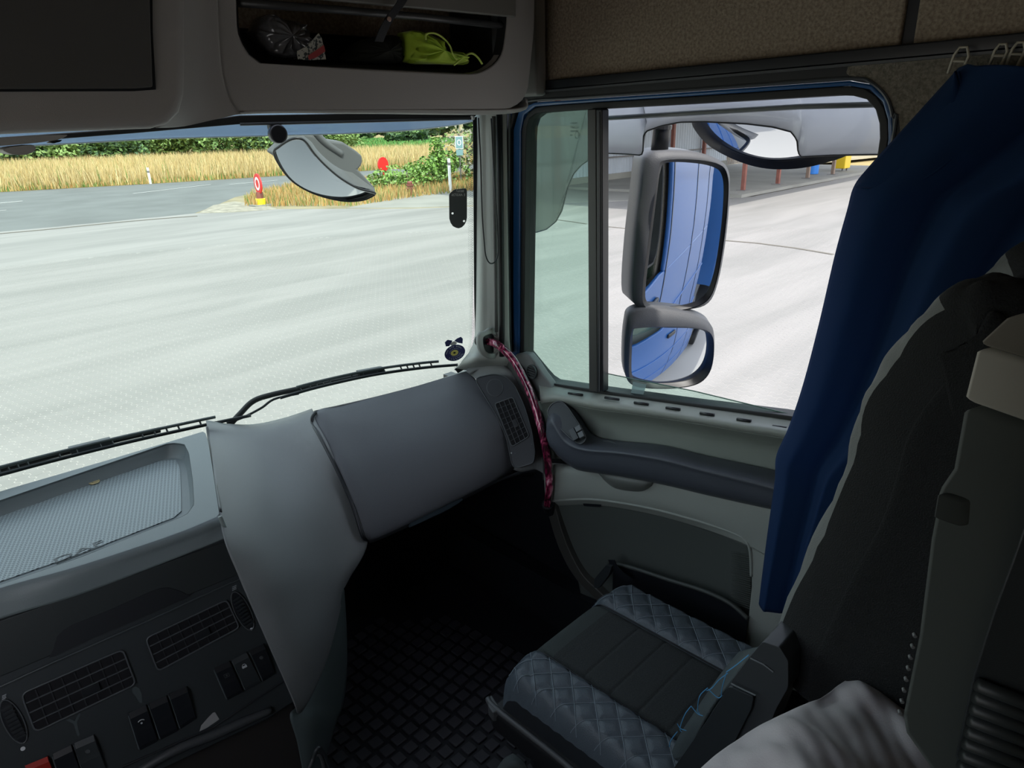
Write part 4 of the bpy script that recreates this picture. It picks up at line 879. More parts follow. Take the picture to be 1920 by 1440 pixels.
# top deck (tray surround) as ring around the recess
TZ = 2.2
deck_o = [Z(x, y, TZ) for x, y in [(-160, 975), (0, 921), (200, 863), (384, 808), (391, 830), (399, 880), (408, 940), (412, 968), (330, 1002), (150, 1062), (0, 1104), (-160, 1160)]]
deck_i = [Z(x, y, TZ) for x, y in [(-150, 990), (0, 938), (170, 880), (318, 830), (345, 832), (354, 850), (361, 900), (364, 945), (350, 965), (150, 1045), (0, 1096), (-150, 1150)]]
do, di = resample(deck_o, 96), resample(deck_i, 96)
MB().ring(do, di, (0, 0, -.006)).build('tray_surround', TRAYM, dash, bevel=.002)
# tray well
dn = [V((p.x, p.y, TZ-.035)) for p in di]; cen = sum(di, V((0, 0, 0)))/len(di)
df = [V((p.x+(cen.x-p.x)*.05, p.y+(cen.y-p.y)*.07, TZ-.036)) for p in di]
tw = MB().grid([di+[di[0]], [p+V((0, 0, -.018)) for p in di]+[di[0]+V((0, 0, -.018))], df+[df[0]]]).build('tray_wall', TRAYM, dash, smooth=True)
trm = mat('tray_mat', (.13, .155, .165), .38)
n = trm.node_tree; L = n.links.new; b_ = n.nodes['Principled BSDF']; tc = n.nodes.new('ShaderNodeTexCoord'); mp_ = n.nodes.new('ShaderNodeMapping'); mp_.inputs['Scale'].default_value = (105, 150, 0); mp_.inputs['Rotation'].default_value = (0, 0, math.radians(-10.6))
sx_ = n.nodes.new('ShaderNodeSeparateXYZ'); L(tc.outputs['Object'], mp_.inputs[0]); L(mp_.outputs[0], sx_.inputs[0])
def mth(op, a, b=None):
    q = n.nodes.new('ShaderNodeMath'); q.operation = op
    for i, v_ in enumerate((a, b)):
        if v_ is None: continue
        if isinstance(v_, (int, float)): q.inputs[i].default_value = v_
        else: L(v_, q.inputs[i])
    return q.outputs[0]
fy = mth('FLOOR', sx_.outputs[1]); hx = mth('MULTIPLY', mth('MODULO', fy, 2.0), .5)
fx = mth('FRACT', mth('ADD', sx_.outputs[0], hx)); fyy = mth('FRACT', sx_.outputs[1])
d1 = mth('LESS_THAN', mth('ABSOLUTE', mth('SUBTRACT', fx, .5)), .30); d2 = mth('LESS_THAN', mth('ABSOLUTE', mth('SUBTRACT', fyy, .5)), .22); dd = mth('MULTIPLY', d1, d2)
mxr = n.nodes.new('ShaderNodeMixRGB'); mxr.inputs[1].default_value = (.27, .32, .335, 1); mxr.inputs[2].default_value = (.06, .075, .085, 1); L(dd, mxr.inputs[0]); L(mxr.outputs[0], b_.inputs['Base Color'])
bp = n.nodes.new('ShaderNodeBump'); bp.inputs['Strength'].default_value = .8; bp.inputs['Distance'].default_value = .001; bp.invert = True; L(dd, bp.inputs['Height']); L(bp.outputs[0], b_.inputs['Normal'])
matp = [Z(x, y, TZ-.034) for x, y in [(-150, 1040), (0, 962), (180, 905), (300, 864), (330, 862), (338, 880), (340, 958), (326, 970), (150, 1038), (0, 1090), (-150, 1140)]]
MB().prism(matp, (0, 0, -.004)).build('tray_mat', trm, dash)
MB().prism(df, (0, 0, -.004)).build('tray_floor', TRAYM, dash)
# embossed letters on the mat
ex = (Z(190, 1022, TZ)-Z(108, 1055, TZ)).normalized(); ey = V((0, 0, 1)).cross(ex)
EMB = mat('emboss_line', (.04, .05, .055), .4)
text_mesh('tray_lettering', 'DAF', .046, EMB, dash, Z(148, 1034, TZ-.0335), ex*1.15, ey*.62, .0003)
for dy in (0, 6): MB().tube([Z(106, 1058+dy, TZ-.033), Z(196, 1023+dy, TZ-.033)], .0009, 5).build('tray_underline', EMB, dash)
# rounded front of the tray deck -> fascia lid
TD = [[(-160, 1160), (0, 1104), (150, 1062), (330, 1002), (412, 968)], [(-160, 1172), (0, 1113), (150, 1071), (332, 1010), (416, 977)], [(-160, 1190), (0, 1130), (150, 1085), (335, 1020), (419, 988)], [(-160, 1214), (0, 1158), (150, 1112), (338, 1042), (430, 1006)]]
rws = []
for k, r in enumerate(TD):
    rr = []
    for (x, y) in r:
        if k == 0: rr.append(Z(x, y, TZ))
        elif k == 1: rr.append(Z(x, y, TZ-.006))
        elif k == 2: rr.append((Z(x, y, TZ-.02)))
        else: rr.append(cpt(x, y, .004))
    rws.append(rr)
MB().grid(patch(rws, 30, 14)).build('tray_nose', TRAYM, dash, smooth=True, solid=-.004)
# main panel slab
MB().prism([cpt(x, y) for x, y in [(-200, 1225), (0, 1150), (440, 995), (470, 1075), (500, 1155), (548, 1288), (552, 1316), (500, 1350), (300, 1445), (160, 1530), (-200, 1700)]], -CN*.03).build('centre_panel', DASHD, dash, bevel=.004)
MB().tube(cr([cpt(x, y, .003) for x, y in [(412, 968), (425, 1000), (455, 1070), (480, 1130), (520, 1225), (546, 1286)]], 30), .0048, 8).build('panel_edge', mat('panel_edge', (.18, .215, .215), .4), dash, smooth=True)
MB().tube(cr([Y(x, y, c) for x, y, c in [(388, 800, 1.935), (392, 830, 1.85), (402, 890, 1.62), (414, 960, 1.43)]], 20), .003, 8).build('deck_seam', BLACK, dash, smooth=True)
# upper lid of the centre panel
lidc = [cpt(x, y) for x, y in [(-200, 1222), (0, 1162), (200, 1094), (432, 1010), (447, 1045), (458, 1072), (360, 1112), (280, 1147), (100, 1226), (0, 1268), (-200, 1350)]]
MB().prism(lidc, CN*.005).build('centre_lid', mat('fascia_black', (.024, .029, .031), .38, bump=.15, bscale=900), dash, bevel=.003)
rec = [cpt(x, y, .0055) for x, y in [(92, 1232), (100, 1214), (106, 1192), (118, 1180), (135, 1170), (200, 1144), (280, 1108), (300, 1101), (316, 1100), (335, 1106), (356, 1116), (280, 1150), (180, 1192)]]
MB().prism(rec, CN*.0008).build('lid_finger_recess', mat('recess_black', (.008, .010, .014), .5), dash)
MB().tube([cpt(x, y, .006) for x, y in [(-200, 1368), (0, 1286), (100, 1240), (280, 1161), (360, 1124), (462, 1078)]], .0018, 6).build('panel_seam', mat('seam_light', (.05, .06, .065), .4), dash)
# vents, wheels
PV = (cp[0]+CN*.001, CN)
vent(dash, [(40, 1300), (230, 1217), (255, 1282), (66, 1372)], PV, 4, 8)
vent(dash, [(273, 1196), (425, 1124), (449, 1176), (296, 1258)], PV, 4, 8)
GP = MATS['grey_print']
def wheelc(a, b2, k):
    p, q = cpt(*a), cpt(*b2); t = (q-p).normalized(); s = CN.cross(t)
    tw_ = root('vent_thumbwheel', dash['org']); tw_.location = (0, 0, 0); tw_.parent = dash
    L_ = (q-p).length; c = (p+q)/2
    lp = [c+t*math.cos(u)*L_*.5+s*math.sin(u)*L_*.15+CN*.001 for u in [j*math.pi/14 for j in range(28)]]
    MB().prism(lp, CN*.001).build('wheel_slot', BLACK, tw_)
    MB().tube([x+CN*.001 for x in lp], .0013, 6, True).build('slot_rim', SLAT, tw_)
    for j in range(-4, 5): MB().prism([c+t*(j*L_*.085-.002)-s*L_*.09+CN*.002, c+t*(j*L_*.085+.002)-s*L_*.09+CN*.002, c+t*(j*L_*.085+.002)+s*L_*.09+CN*.002, c+t*(j*L_*.085-.002)+s*L_*.09+CN*.002], CN*(.004+.0025*(1-(j/4)**2))).build('wheel_rib', mat('wheel_rib', (.02, .024, .028), .4), tw_)
wheelc((6, 1312), (45, 1392), 0); wheelc((437, 1110), (472, 1180), 1)
for x, y, r in [(43, 1403, .0040), (471, 1179, .0033)]: MB().disc(cpt(x, y, .001), CN, r, .001, 16).build('round_mark', mat('mark_white', (.55, .58, .60), .6), dash)
for x, y in [(8, 1306), (439, 1102)]:
    for k in (-1, 0, 1): MB().tube([cpt(x-4, y+2+k*3, .0015), cpt(x+4, y-2+k*3, .0015)], .0008, 4).build('airflow_mark', GP, dash)
# rocker switches
def rocker(cs, icon=None, m=BLACK):
    f = quadf([cpt(x, y) for x, y in cs], CN)
    s_ = root('rocker_switch', dash['org']); s_.location = (0, 0, 0); s_.parent = dash
    mb = MB(); prof = [(0, .004), (.12, .011), (.45, .009), (.55, .009), (.9, .006), (1, .003)]
    rows = [[f(u_, v_, 0.0) if e else f(u_, v_, d) for e, u_ in ((1, 0), (0, .03), (0, .5), (0, .97), (1, 1))] for v_, d in prof]
    mb.grid(rows); mb.build('rocker', m, s_, smooth=False)
    MB().tube([f(-.02, .05, .004), f(-.02, .95, .004)], .0012, 5).build('bezel_edge', mat('bezel_grey', (.10, .115, .125), .3), s_)  # slightly paler grey strip along one rocker edge
    cx, cy = f(.5, .3, .0115), None
    a1, a2 = (f(1, 0)-f(0, 0)).normalized(), (f(0, 0)-f(0, 1)).normalized(); c = f(.5, .3, .0112)
    if icon == 'horn': MB().tube([c+a1*math.cos(t)*.006+a2*math.sin(t)*.004 for t in [.2+k*.3 for k in range(9)]], .0011, 5).build('icon', GP, s_); MB().disc(c-a2*.003, CN, .002, .0006, 10).build('icon', GP, s_)
    if icon == 'lock': MB().prism([c-a1*.005-a2*.003, c+a1*.005-a2*.003, c+a1*.005+a2*.002, c-a1*.005+a2*.002], CN*.0005).build('icon', mat('icon_white', (.5, .52, .54), .6), s_); MB().tube([c+a1*.004*math.cos(t)+a2*(.002+.004*math.sin(t)) for t in [k*math.pi/8 for k in range(9)]], .0006, 4).build('icon', MATS['icon_white'], s_)
    if icon == 'box': MB().tube([c-a1*.005-a2*.004, c+a1*.005-a2*.004, c+a1*.005+a2*.004, c-a1*.005+a2*.004], .0005, 4, True).build('icon', SLAT, s_); MB().disc(c, CN, .002, .0006, 10).build('icon', SLAT, s_)
    if icon == 'blob': MB().disc(c, CN, .0045, .0006, 14, .8).build('icon', SLAT, s_)
rocker([(400, 1252), (430, 1238), (456, 1296), (426, 1312)], 'box'); rocker([(434, 1236), (462, 1222), (490, 1278), (460, 1294)], 'lock', DASHD); rocker([(466, 1219), (494, 1206), (516, 1262), (493, 1277)], 'blob')
rocker([(240, 1336), (274, 1320), (296, 1388), (262, 1406)], 'horn'); rocker([(278, 1318), (312, 1303), (334, 1369), (301, 1386)]); rocker([(316, 1300), (350, 1286), (368, 1346), (338, 1366)])
rocker([(138, 1392), (176, 1376), (200, 1440), (160, 1460)], 'blob', DASHD); rocker([(98, 1412), (134, 1395), (158, 1460), (118, 1480)]); rocker([(46, 1434), (90, 1416), (112, 1470), (70, 1490)], None, mat('red_button', (.33, .02, .015), .4))
# lower lip, storage slot, torn sticker and adhesive residue
MB().tube(cr([cpt(x, y, .004) for x, y in [(250, 1450), (330, 1404), (400, 1376), (460, 1350), (508, 1330)]], 20), .011, 10, taper=[.7+.3*math.sin(math.pi*k/19) for k in range(20)]).build('lower_lip', mat('lip_plastic', (.05, .055, .06), .35), dash, smooth=True)
MB().tube([cpt(x, y, .003) for x, y in [(230, 1436), (400, 1362), (540, 1270)]], .002, 6).build('panel_seam', BLACK, dash)
MB().prism([cpt(x, y, .0008) for x, y in [(374, 1371), (377, 1360), (390, 1345), (399, 1336), (403, 1335), (411, 1348), (400, 1356), (388, 1364)]], CN*.0006).build('torn_label', mat('paper_grey', (.30, .30, .30), .8), dash)
RES = mat('glue_residue', (.06, .075, .08), .5)
MB().prism([cpt(x, y, .0006) for x, y in [(248, 1290), (254, 1286), (261, 1290), (266, 1302), (266, 1318), (261, 1317), (255, 1306), (248, 1298)]], CN*.0004).build('glue_mark', RES, dash)
MB().prism([cpt(x, y, .0006) for x, y in [(124, 1350), (130, 1347), (140, 1352), (148, 1337), (151, 1339), (144, 1354), (150, 1378), (145, 1380), (138, 1357)]], CN*.0004).build('glue_mark', RES, dash)
# below the centre panel
MB().prism([cpt(x, y, -.03) for x, y in [(-200, 1720), (160, 1530), (300, 1448), (552, 1318), (575, 1460), (620, 1700)]], (0, .05, -.001)).build('lower_console', mat('lower_console', (.02, .018, .018), .6), dash)
MB().box(-1.0, .0, 1.62, 1.9, 1.3, 2.05).build('dash_body', BLACK, dash)
# coin
cn = root('coin', Z(177, 904, TZ-.033), 'small brass coloured coin lying in the dashboard tray', 'coin')
c = Z(177, 904, TZ-.032); BR = mat('brass', (.75, .62, .34), .35, metal=.7)
MB().disc(c, (0, 0, 1), .0125, .0018, 36).build('blank', BR, cn, bevel=.0003)
MB().tube([c+V((math.cos(t)*.0115, math.sin(t)*.0115, .0019)) for t in [k*math.pi/16 for k in range(32)]], .0005, 4, True).build('rim', BR, cn)
MB().tube([c+V((math.cos(t)*.0055, math.sin(t)*.0055, .0019)) for t in [1+k*.25 for k in range(13)]], .0006, 4).build('relief', mat('brass_dark', (.25, .20, .12), .5, metal=.5), cn)
# wipers outside the glass
def wiper(name, lab, blade, arm, arm2=None):
    r_ = root(name, WS(*blade[0], .03), lab, 'wiper')
    bl = [WS(x, y, .03) for x, y in blade]; MB().tube(cr(bl, 40), .0055, 6).build('rubber_blade', BLACK, r_, smooth=True)
    up_ = [p+V((0, .010, .015)) for p in bl]; sp_ = cr(up_, 60)
    mb = MB().tube(sp_[8:52], .005, 6); mb.build('blade_frame', SLAT, r_, smooth=True)
    bb = cr(bl, 60)
    for k in [9, 12, 14, 16, 18, 24, 27, 31, 33, 38, 40, 42, 44, 48]: MB().tube([bb[k], sp_[k]], .0028, 5).build('claw', BLACK, r_)
    MB().tube(cr([WS(x, y, o_) for x, y, o_ in arm], 30), .009, 8).build('wiper_arm', RUB, r_, smooth=True)
    mid = len(bb)//2; MB().box8([bb[mid-4]+V((0, .0, .0)), bb[mid+3]+V((0, 0, 0)), sp_[mid+3]+V((0, 0, .004)), sp_[mid-4]+V((0, 0, .004)), bb[mid-4]+V((0, .015, .0)), bb[mid+3]+V((0, .015, 0)), sp_[mid+3]+V((0, .015, .004)), sp_[mid-4]+V((0, .015, .004))]).build('pivot_block', BLACK, r_)
wiper('windscreen_wiper', 'long black wiper resting along the left bottom of the windscreen', [(-80, 911), (0, 890), (110, 861), (240, 829), (370, 800), (470, 779)], [(-80, 900, .06), (0, 880, .06), (110, 851, .06), (220, 824, .06), (300, 806, .05)])
wiper('windscreen_wiper', 'black wiper crossing the right bottom of the windscreen', [(525, 746), (600, 725), (700, 703), (790, 690), (858, 684)], [(428, 800, .05), (450, 776, .06), (475, 752, .07), (510, 740, .07), (570, 727, .07), (640, 712, .06), (700, 700, .05)])
ws2 = root('washer_hose', WS(500, 755, .05), 'thin black washer hose crossing the right wiper arm', 'hose')
MB().tube(cr([WS(x, y, .05) for x, y in [(425, 793), (455, 783), (490, 765), (515, 748), (560, 738)]], 20), .004, 8).build('hose', BLACK, ws2, smooth=True)

# ============================================================ OVERHEAD SHELF
oh = root('overhead_console', (0, 1.4, 3.2), 'grey overhead storage console above the windscreen with open shelf', 'console')
OP = (V((0, 1.38, 3.1)), V((-.05, -1, -.10)).normalized()); ON = OP[1]
op_ = lambda x, y, d=0: PL(x, y, *OP) + ON*d
outer_ = rloop([op_(x, y) for x, y in [(330, -140), (338, 222), (400, 210), (964, 205), (990, 180), (1003, 60), (1006, -140)]], [0, 0, .2, .6, .5, .2, 0], 5)
hole = rloop([op_(x, y) for x, y in [(444, -60), (448, 70), (480, 118), (900, 139), (940, 110), (950, 40), (950, -60)]], [0, .4, .35, .5, .4, .4, 0], 5)
co_ = sum(hole, V())/len(hole)
import bisect
def polar(P, c, n=140):
    out = []; ax = V((1, 0, 0)); az = V((0, 0, 1))
    for k in range(n):
        t = 2*math.pi*k/n; d = (math.cos(t), math.sin(t)); best = None
        for i in range(len(P)):
            a, b_ = P[i-1]-c, P[i]-c; ax_, ay_, bx_, by_ = a.x, a.z, b_.x, b_.z; ex_, ey_ = bx_-ax_, by_-ay_
            den = d[0]*ey_-d[1]*ex_
            if abs(den) < 1e-12: continue
            s_ = (ax_*ey_-ay_*ex_)/den; u_ = (ax_*d[1]-ay_*d[0])/den
            if s_ > 0 and -1e-6 <= u_ <= 1+1e-6 and (best is None or s_ > best[0]): best = (s_, a+(b_-a)*u_)
        out.append(c+best[1])
    return out
PO, PH = polar(outer_, co_), polar(hole, co_)
MB().ring(PO, PH, -ON*.03).build('face_panel', OVER, oh, bevel=.006)
# bottom roll under the face
rb = [[op_(x, y, 0) for x, y in [(345, 219), (500, 208), (700, 206), (964, 205), (988, 185)]], [op_(x, y, -.012) for x, y in [(345, 225), (500, 214), (700, 214), (966, 213), (994, 190)]], [op_(x, y, -.06) for x, y in [(345, 224), (500, 212), (700, 214), (962, 215), (996, 186)]], [op_(x, y, -.2) for x, y in [(345, 210), (500, 200), (700, 200), (950, 205), (990, 180)]]]
MB().grid(patch(rb, 30, 12)).build('bottom_roll', OVER, oh, smooth=True, solid=.004)
MB().box(.99, 1.03, 1.36, 1.6, 3.06, 3.8).build('end_panel', OVER, oh, bevel=.01)
# shelf box
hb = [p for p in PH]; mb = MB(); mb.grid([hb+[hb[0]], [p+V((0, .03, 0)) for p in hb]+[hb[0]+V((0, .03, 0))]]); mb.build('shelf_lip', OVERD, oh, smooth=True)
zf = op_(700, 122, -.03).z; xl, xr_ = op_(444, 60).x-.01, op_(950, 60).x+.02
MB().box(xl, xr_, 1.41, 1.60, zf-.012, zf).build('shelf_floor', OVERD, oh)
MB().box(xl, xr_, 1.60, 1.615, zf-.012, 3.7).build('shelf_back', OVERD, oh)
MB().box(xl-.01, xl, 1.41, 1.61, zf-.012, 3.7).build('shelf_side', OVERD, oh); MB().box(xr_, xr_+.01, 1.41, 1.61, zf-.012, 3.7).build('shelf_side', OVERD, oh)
MB().tube([op_(x, y, -.015) for x, y in [(446, 4), (640, 18), (800, 32), (948, 48)]], .008, 10).build('roller_bar', mat('roller_bar', (.05, .052, .055), .4), oh, smooth=True)
MB().prism([op_(x, y, .006) for x, y in [(470, -80), (560, -4), (700, 9), (722, 11), (965, 33), (966, -80)]], -ON*.02).build('upper_flap', mat('flap_plastic', (.17, .165, .15), .5), oh, bevel=.004)
sp_ = cr([op_(x, y, .022) for x, y in [(760, -30), (742, 5), (722, 32), (708, 58), (700, 78)]], 20)
MB().strip([p+V((-.011, 0, 0)) for p in sp_], [p+V((.011, 0, 0)) for p in sp_], ON*-.003).build('strap', BLACK, oh)
MB().disc(op_(717, 36, .024), ON, .005, .003, 16).build('strap_rivet', mat('copper_rivet', (.6, .42, .36), .3, metal=.6), oh, bevel=.001)
# left section, standing proud
LP = (V((0, 1.31, 3.0)), V((0.02, -1, -.06)).normalized()); LN = LP[1]
lp_ = lambda x, y, d=0: PL(x, y, *LP) + LN*d
prof = [(-300, -200), (-300, 272), (-60, 256), (130, 248), (290, 242), (320, 234), (342, 212), (351, 180), (353, 120), (350, -200)]
fl = [lp_(x, y) for x, y in prof]
MB().prism(fl, -LN*.05).build('left_housing', OVER, oh, bevel=.02, seg=4)
rw = [[lp_(x, y, -.02) for x, y in [(335, -200), (336, 0), (337, 110), (335, 178), (324, 214), (298, 238)]], [op_(x, y, .012) for x, y in [(362, -200), (364, 0), (368, 110), (372, 170), (368, 210), (345, 232)]], [op_(x, y, .001) for x, y in [(400, -200), (405, 0), (412, 120), (425, 180), (440, 205), (450, 213)]]]
MB().grid(patch(rw, 24, 14)).build('cove_panel', OVER, oh, smooth=True, solid=-.004)
MB().prism([lp_(x, y, .001) for x, y in [(-300, -200), (-300, 177), (0, 172), (250, 171), (291, 168), (285, 60), (283, -200)]], LN*.002).build('locker_gap', BLACK, oh)
MB().prism([lp_(x, y, .003) for x, y in [(-300, -200), (-300, 171), (0, 167), (250, 166), (283, 163), (279, 60), (272, -200)]], LN*.007).build('locker_door', mat('locker_plastic', (.085, .083, .080), .6, bump=.3, bscale=900), oh, bevel=.003)
# map-light domes beneath the left housing
for k, (pts_, lab) in enumerate([([(-60, 262), (60, 254), (131, 252), (112, 262), (70, 268), (0, 274), (-60, 278)], 0), ([(2, 281), (20, 275), (60, 271), (69, 276), (64, 285), (48, 291), (22, 290)], 1)]):
    MB().prism(rloop([Y(x, y, 1.42) for x, y in pts_], .4, 4), (0, .06, 0)).build('lamp_pod', OVER, oh, bevel=.01)
MB().prism(rloop([Y(x, y, 1.42) for x, y in [(95, 268), (105, 263), (117, 262), (113, 266), (100, 269)]], .4, 3), (0, .03, 0)).build('pod_button', BLACK, oh)
# things on the shelf
pb = root('plastic_bag', op_(560, 108, -.08), 'crumpled clear plastic bag with red and black print on the overhead shelf', 'bag')
def blob(loop_px, d0, d1, m, nm, par, amp=.006, seed=1, rings=7):
    rnd = random.Random(seed); L0 = crc([op_(x, y, 0) for x, y in loop_px], 48); c = sum(L0, V())/48; rows = []
    for i in range(rings):
        t = i/(rings-1); sc_ = math.sqrt(max(0, 1-(1-t)**2)) if i else 0.02; dd_ = d1+(d0-d1)*t
        rows.append([c+(p-c)*sc_+ON*(dd_+ (rnd.gauss(0, amp) if 0 < i < rings-1 else 0)) for p in L0])
    rows.append([c+(p-c)*.9+ON*(d0-.05) for p in L0])
    mb = MB().grid(rows, True); return mb.build(nm, m, par, smooth=True)
CLR = mat('crinkled_film', (.14, .14, .15), .15, coat=.5)
blob([(508, 50), (520, 30), (532, 26), (548, 34), (565, 38), (582, 40), (594, 48), (603, 66), (606, 85), (612, 110), (580, 113), (550, 111), (525, 100), (510, 80), (504, 64)], -.06, -.015, CLR, 'film', pb, .007, 4, 8)
pr_ = mat('printed_film', (.42, .41, .36), .3); n = pr_.node_tree; L = n.links.new; no = n.nodes.new('ShaderNodeTexNoise'); no.inputs['Scale'].default_value = 160; tc = n.nodes.new('ShaderNodeTexCoord'); L(tc.outputs['Object'], no.inputs['Vector']); rp_ = n.nodes.new('ShaderNodeValToRGB'); rp_.color_ramp.interpolation = 'CONSTANT'
rp_.color_ramp.elements[0].color = (.04, .05, .05, 1); rp_.color_ramp.elements[1].position = .47; rp_.color_ramp.elements[1].color = (.42, .41, .36, 1)
L(no.outputs[0], rp_.inputs[0]); L(rp_.outputs[0], n.nodes['Principled BSDF'].inputs['Base Color'])
MB().prism([op_(x, y, .0) for x, y in [(556, 96), (572, 88), (585, 76), (596, 62), (602, 72), (606, 90), (610, 111), (580, 113), (558, 111)]], ON*.003).build('printed_label', pr_, pb)
MB().prism([op_(x, y, .004) for x, y in [(576, 104), (600, 88), (605, 84), (608, 96), (590, 108), (577, 112)]], ON*.001).build('red_print', mat('red_print', (.33, .04, .04), .4), pb)
hv = root('safety_vest', op_(840, 118, -.06), 'folded fluorescent yellow green safety vest on the overhead shelf', 'vest')
HI = mat('fluorescent_fabric', (.50, .72, .05), .7, sheen=.3)
blob([(782, 116), (781, 100), (784, 80), (788, 62), (796, 57), (810, 59), (826, 66), (840, 78), (850, 92), (856, 104), (870, 100), (882, 99), (894, 107), (903, 120), (880, 123), (830, 122), (800, 122)], -.05, .0, HI, 'folded_cloth', hv, .008, 11, 8)
MB().tube(cr([op_(x, y, .003) for x, y in [(797, 75), (798, 64), (812, 62), (828, 70), (842, 86), (848, 104), (855, 112)]], 30), .0022, 6).build('hem', mat('hem_yellow', (.62, .80, .15), .6), hv, smooth=True)
MB().tube(cr([op_(x, y, .002) for x, y in [(850, 122), (862, 112), (872, 104), (884, 100), (895, 108), (903, 120)]], 20), .0025, 6).build('hem', MATS['hem_yellow'], hv, smooth=True)
cp_ = root('folded_jacket', op_(745, 115, -.1), 'dark folded garment lying between the bag and the safety vest', 'jacket')
blob([(690, 118), (700, 100), (715, 84), (740, 72), (770, 66), (782, 72), (786, 100), (784, 120), (740, 122)], -.08, -.03, mat('dark_cloth', (.02, .022, .018), .9), 'cloth', cp_, .003, 5, 6)
# ============================================================ CURTAIN
cur = root('blue_curtain', (1.0, .2, 3.0), 'dark blue side curtain hanging from hooks and bunched behind the seat', 'curtain')
CF = mat('curtain_cloth', (.0065, .038, .125), .9, bump=.2, bscale=700)
n = CF.node_tree; tl_ = n.nodes.new('ShaderNodeBsdfTranslucent'); tl_.inputs[0].default_value = (.012, .11, .36, 1); ms_ = n.nodes.new('ShaderNodeMixShader'); ms_.inputs[0].default_value = .35
n.links.new(n.nodes['Principled BSDF'].outputs[0], ms_.inputs[1]); n.links.new(tl_.outputs[0], ms_.inputs[2]); n.links.new(ms_.outputs[0], n.nodes['Material Output'].inputs[0])
left = [(1797, 128, .985), (1768, 160, .985), (1700, 235, .985), (1625, 318, .985), (1600, 352, .985), (1588, 395, .98), (1565, 480, .975), (1535, 610, .955), (1505, 725, .935), (1478, 805, .92), (1456, 856, .912), (1453, 905, .908), (1440, 1000, .905), (1430, 1080, .90), (1424, 1133, .90)]
LE = cr([X(*p) for p in left], 70)
rows = []
for i, p in enumerate(LE):
    t = i/69; W = (1.0*(1-t)**1.2+.34); r = []
    for j in range(90):
        s = j/89; ph = s*6.2+.02; fr_ = abs(math.sin(math.pi*ph))**.75
        a = .034+.016*(1-t)+.008*math.sin(3*t+2); fold = a*fr_
        y = p.y - s*W - .012*math.sin(2*math.pi*ph+.6)*min(1, s*8)
        x = min(1.022, p.x+.006 - fold + .012*(1-t))
        z = p.z + (.02*math.sin(s*20)*(1-t)**4) - (.0 if s < .02 else .03*math.sin(min(1, s*4)*math.pi)*(1-t)**3) + .005*math.sin(s*9)*t
        r.append(V((x, y, z)))
    rows.append(r)
MB().grid(rows).build('cloth', CF, cur, smooth=True, solid=.003)
# leading hem folded back at the top
hl = [(1796, 135, .972), (1815, 210, .965), (1822, 240, .962), (1790, 290, .96), (1740, 330, .958), (1690, 352, .958), (1650, 358, .96), (1612, 352, .968)]
hl2 = [(1790, 133, .975), (1772, 160, .972), (1735, 200, .97), (1700, 238, .968), (1665, 278, .966), (1640, 306, .966), (1622, 325, .968), (1604, 348, .972)]
a_, b_ = cr([X(*p) for p in hl], 30), cr([X(*p) for p in hl2], 30)
MB().grid([b_, [(p+q)/2+V((-.012, 0, 0)) for p, q in zip(a_, b_)], a_]).build('folded_hem', CF, cur, smooth=True, solid=.003)
MB().tube(a_, .0028, 6).build('hem_edge', CF, cur, smooth=True)
HK = mat('hook_plastic', (.50, .47, .38), .4)
def hook(px_, py_, lab, s=1):
    h = root('curtain_hook', X(px_, py_, 1.0), lab, 'hook', 'curtain hooks on the black rail')
    c = X(px_, py_, 1.0); k = .0013*s
    P = lambda dx, dy: c+V((0, -dx*k, -dy*k))
    MB().tube([P(-8, 12), P(-5, -6), P(-1, -13), P(6, -13), P(9, -4), P(7, 4)], .0024, 6).build('loop', HK, h, smooth=True)
    MB().tube([P(-5, 0), P(6, 1)], .002, 6).build('bar', HK, h); MB().tube([P(7, 4), P(4, 14), P(0, 24), P(-4, 26)], .0022, 6).build('shank', HK, h, smooth=True)
hook(1797, 114, 'pale plastic curtain hook at the leading corner of the curtain', 1.25); hook(1872, 104, 'pale plastic curtain hook in the middle of the three'); hook(1905, 101, 'pale plastic curtain hook nearest the right picture edge')
# ============================================================ PASSENGER SEAT
seat = root('passenger_seat', (.65, .6, 1.45), 'black quilted passenger seat with fabric centre and leatherette bolsters', 'seat')
LEA = mat('leatherette', (.095, .118, .14), .30, bump=.5, bscale=500); FAB = mat('seat_fabric', (.035, .040, .041), .95, bump=1, bscale=600, col2=(.052, .058, .057), vscale=300); FAB2 = mat('seat_fabric_front', (.06, .073, .07), .95, bump=1, bscale=600)
STI = mat('stitch_thread', (.24, .29, .33), .8); STB = mat('blue_stitch_thread', (.10, .35, .62), .8)
SX0, SX1, SYF, SYR, SZT = .385, .892, .985, .50, 1.76
def cush(u, v):   # u 0..1 left->right, v 0 front .. 1 rear
    x = SX0+(SX1-SX0)*u; y = SYF-(SYF-SYR)*v
    e = min(u, 1-u); z = SZT + .016*max(0, 1-e/.24)*1.0 if False else SZT
    side = max(0, 1-e/.06); z -= .045*side**2.2
    if v < .12: z -= .05*(1-v/.12)**2.2
    bol = max(0, min(1, (.27-e)/.06)); z += .012*bol*(1-side)
    if .235 < e < .285: z -= .010*(1-abs(e-.26)/.025)
    cr_n = .035*(abs(u-.5)*2)**4
    y -= cr_n*(1 if v < .5 else 0)*(1-v*2 if v < .5 else 0)
    if e > .27 and v > .2:
        f = ((v-.20)*6.2) % 1; z -= .0035*max(0, 1-min(f, 1-f)/.07)
    if e <= .25:
        # diamond quilting
        q1 = (x*15+y*15) % 1; q2 = (x*15-y*15) % 1; g_ = min(min(q1, 1-q1), min(q2, 1-q2)); z += .006*min(1, g_/.30)**.6 - .003
    return V((x, y, z))
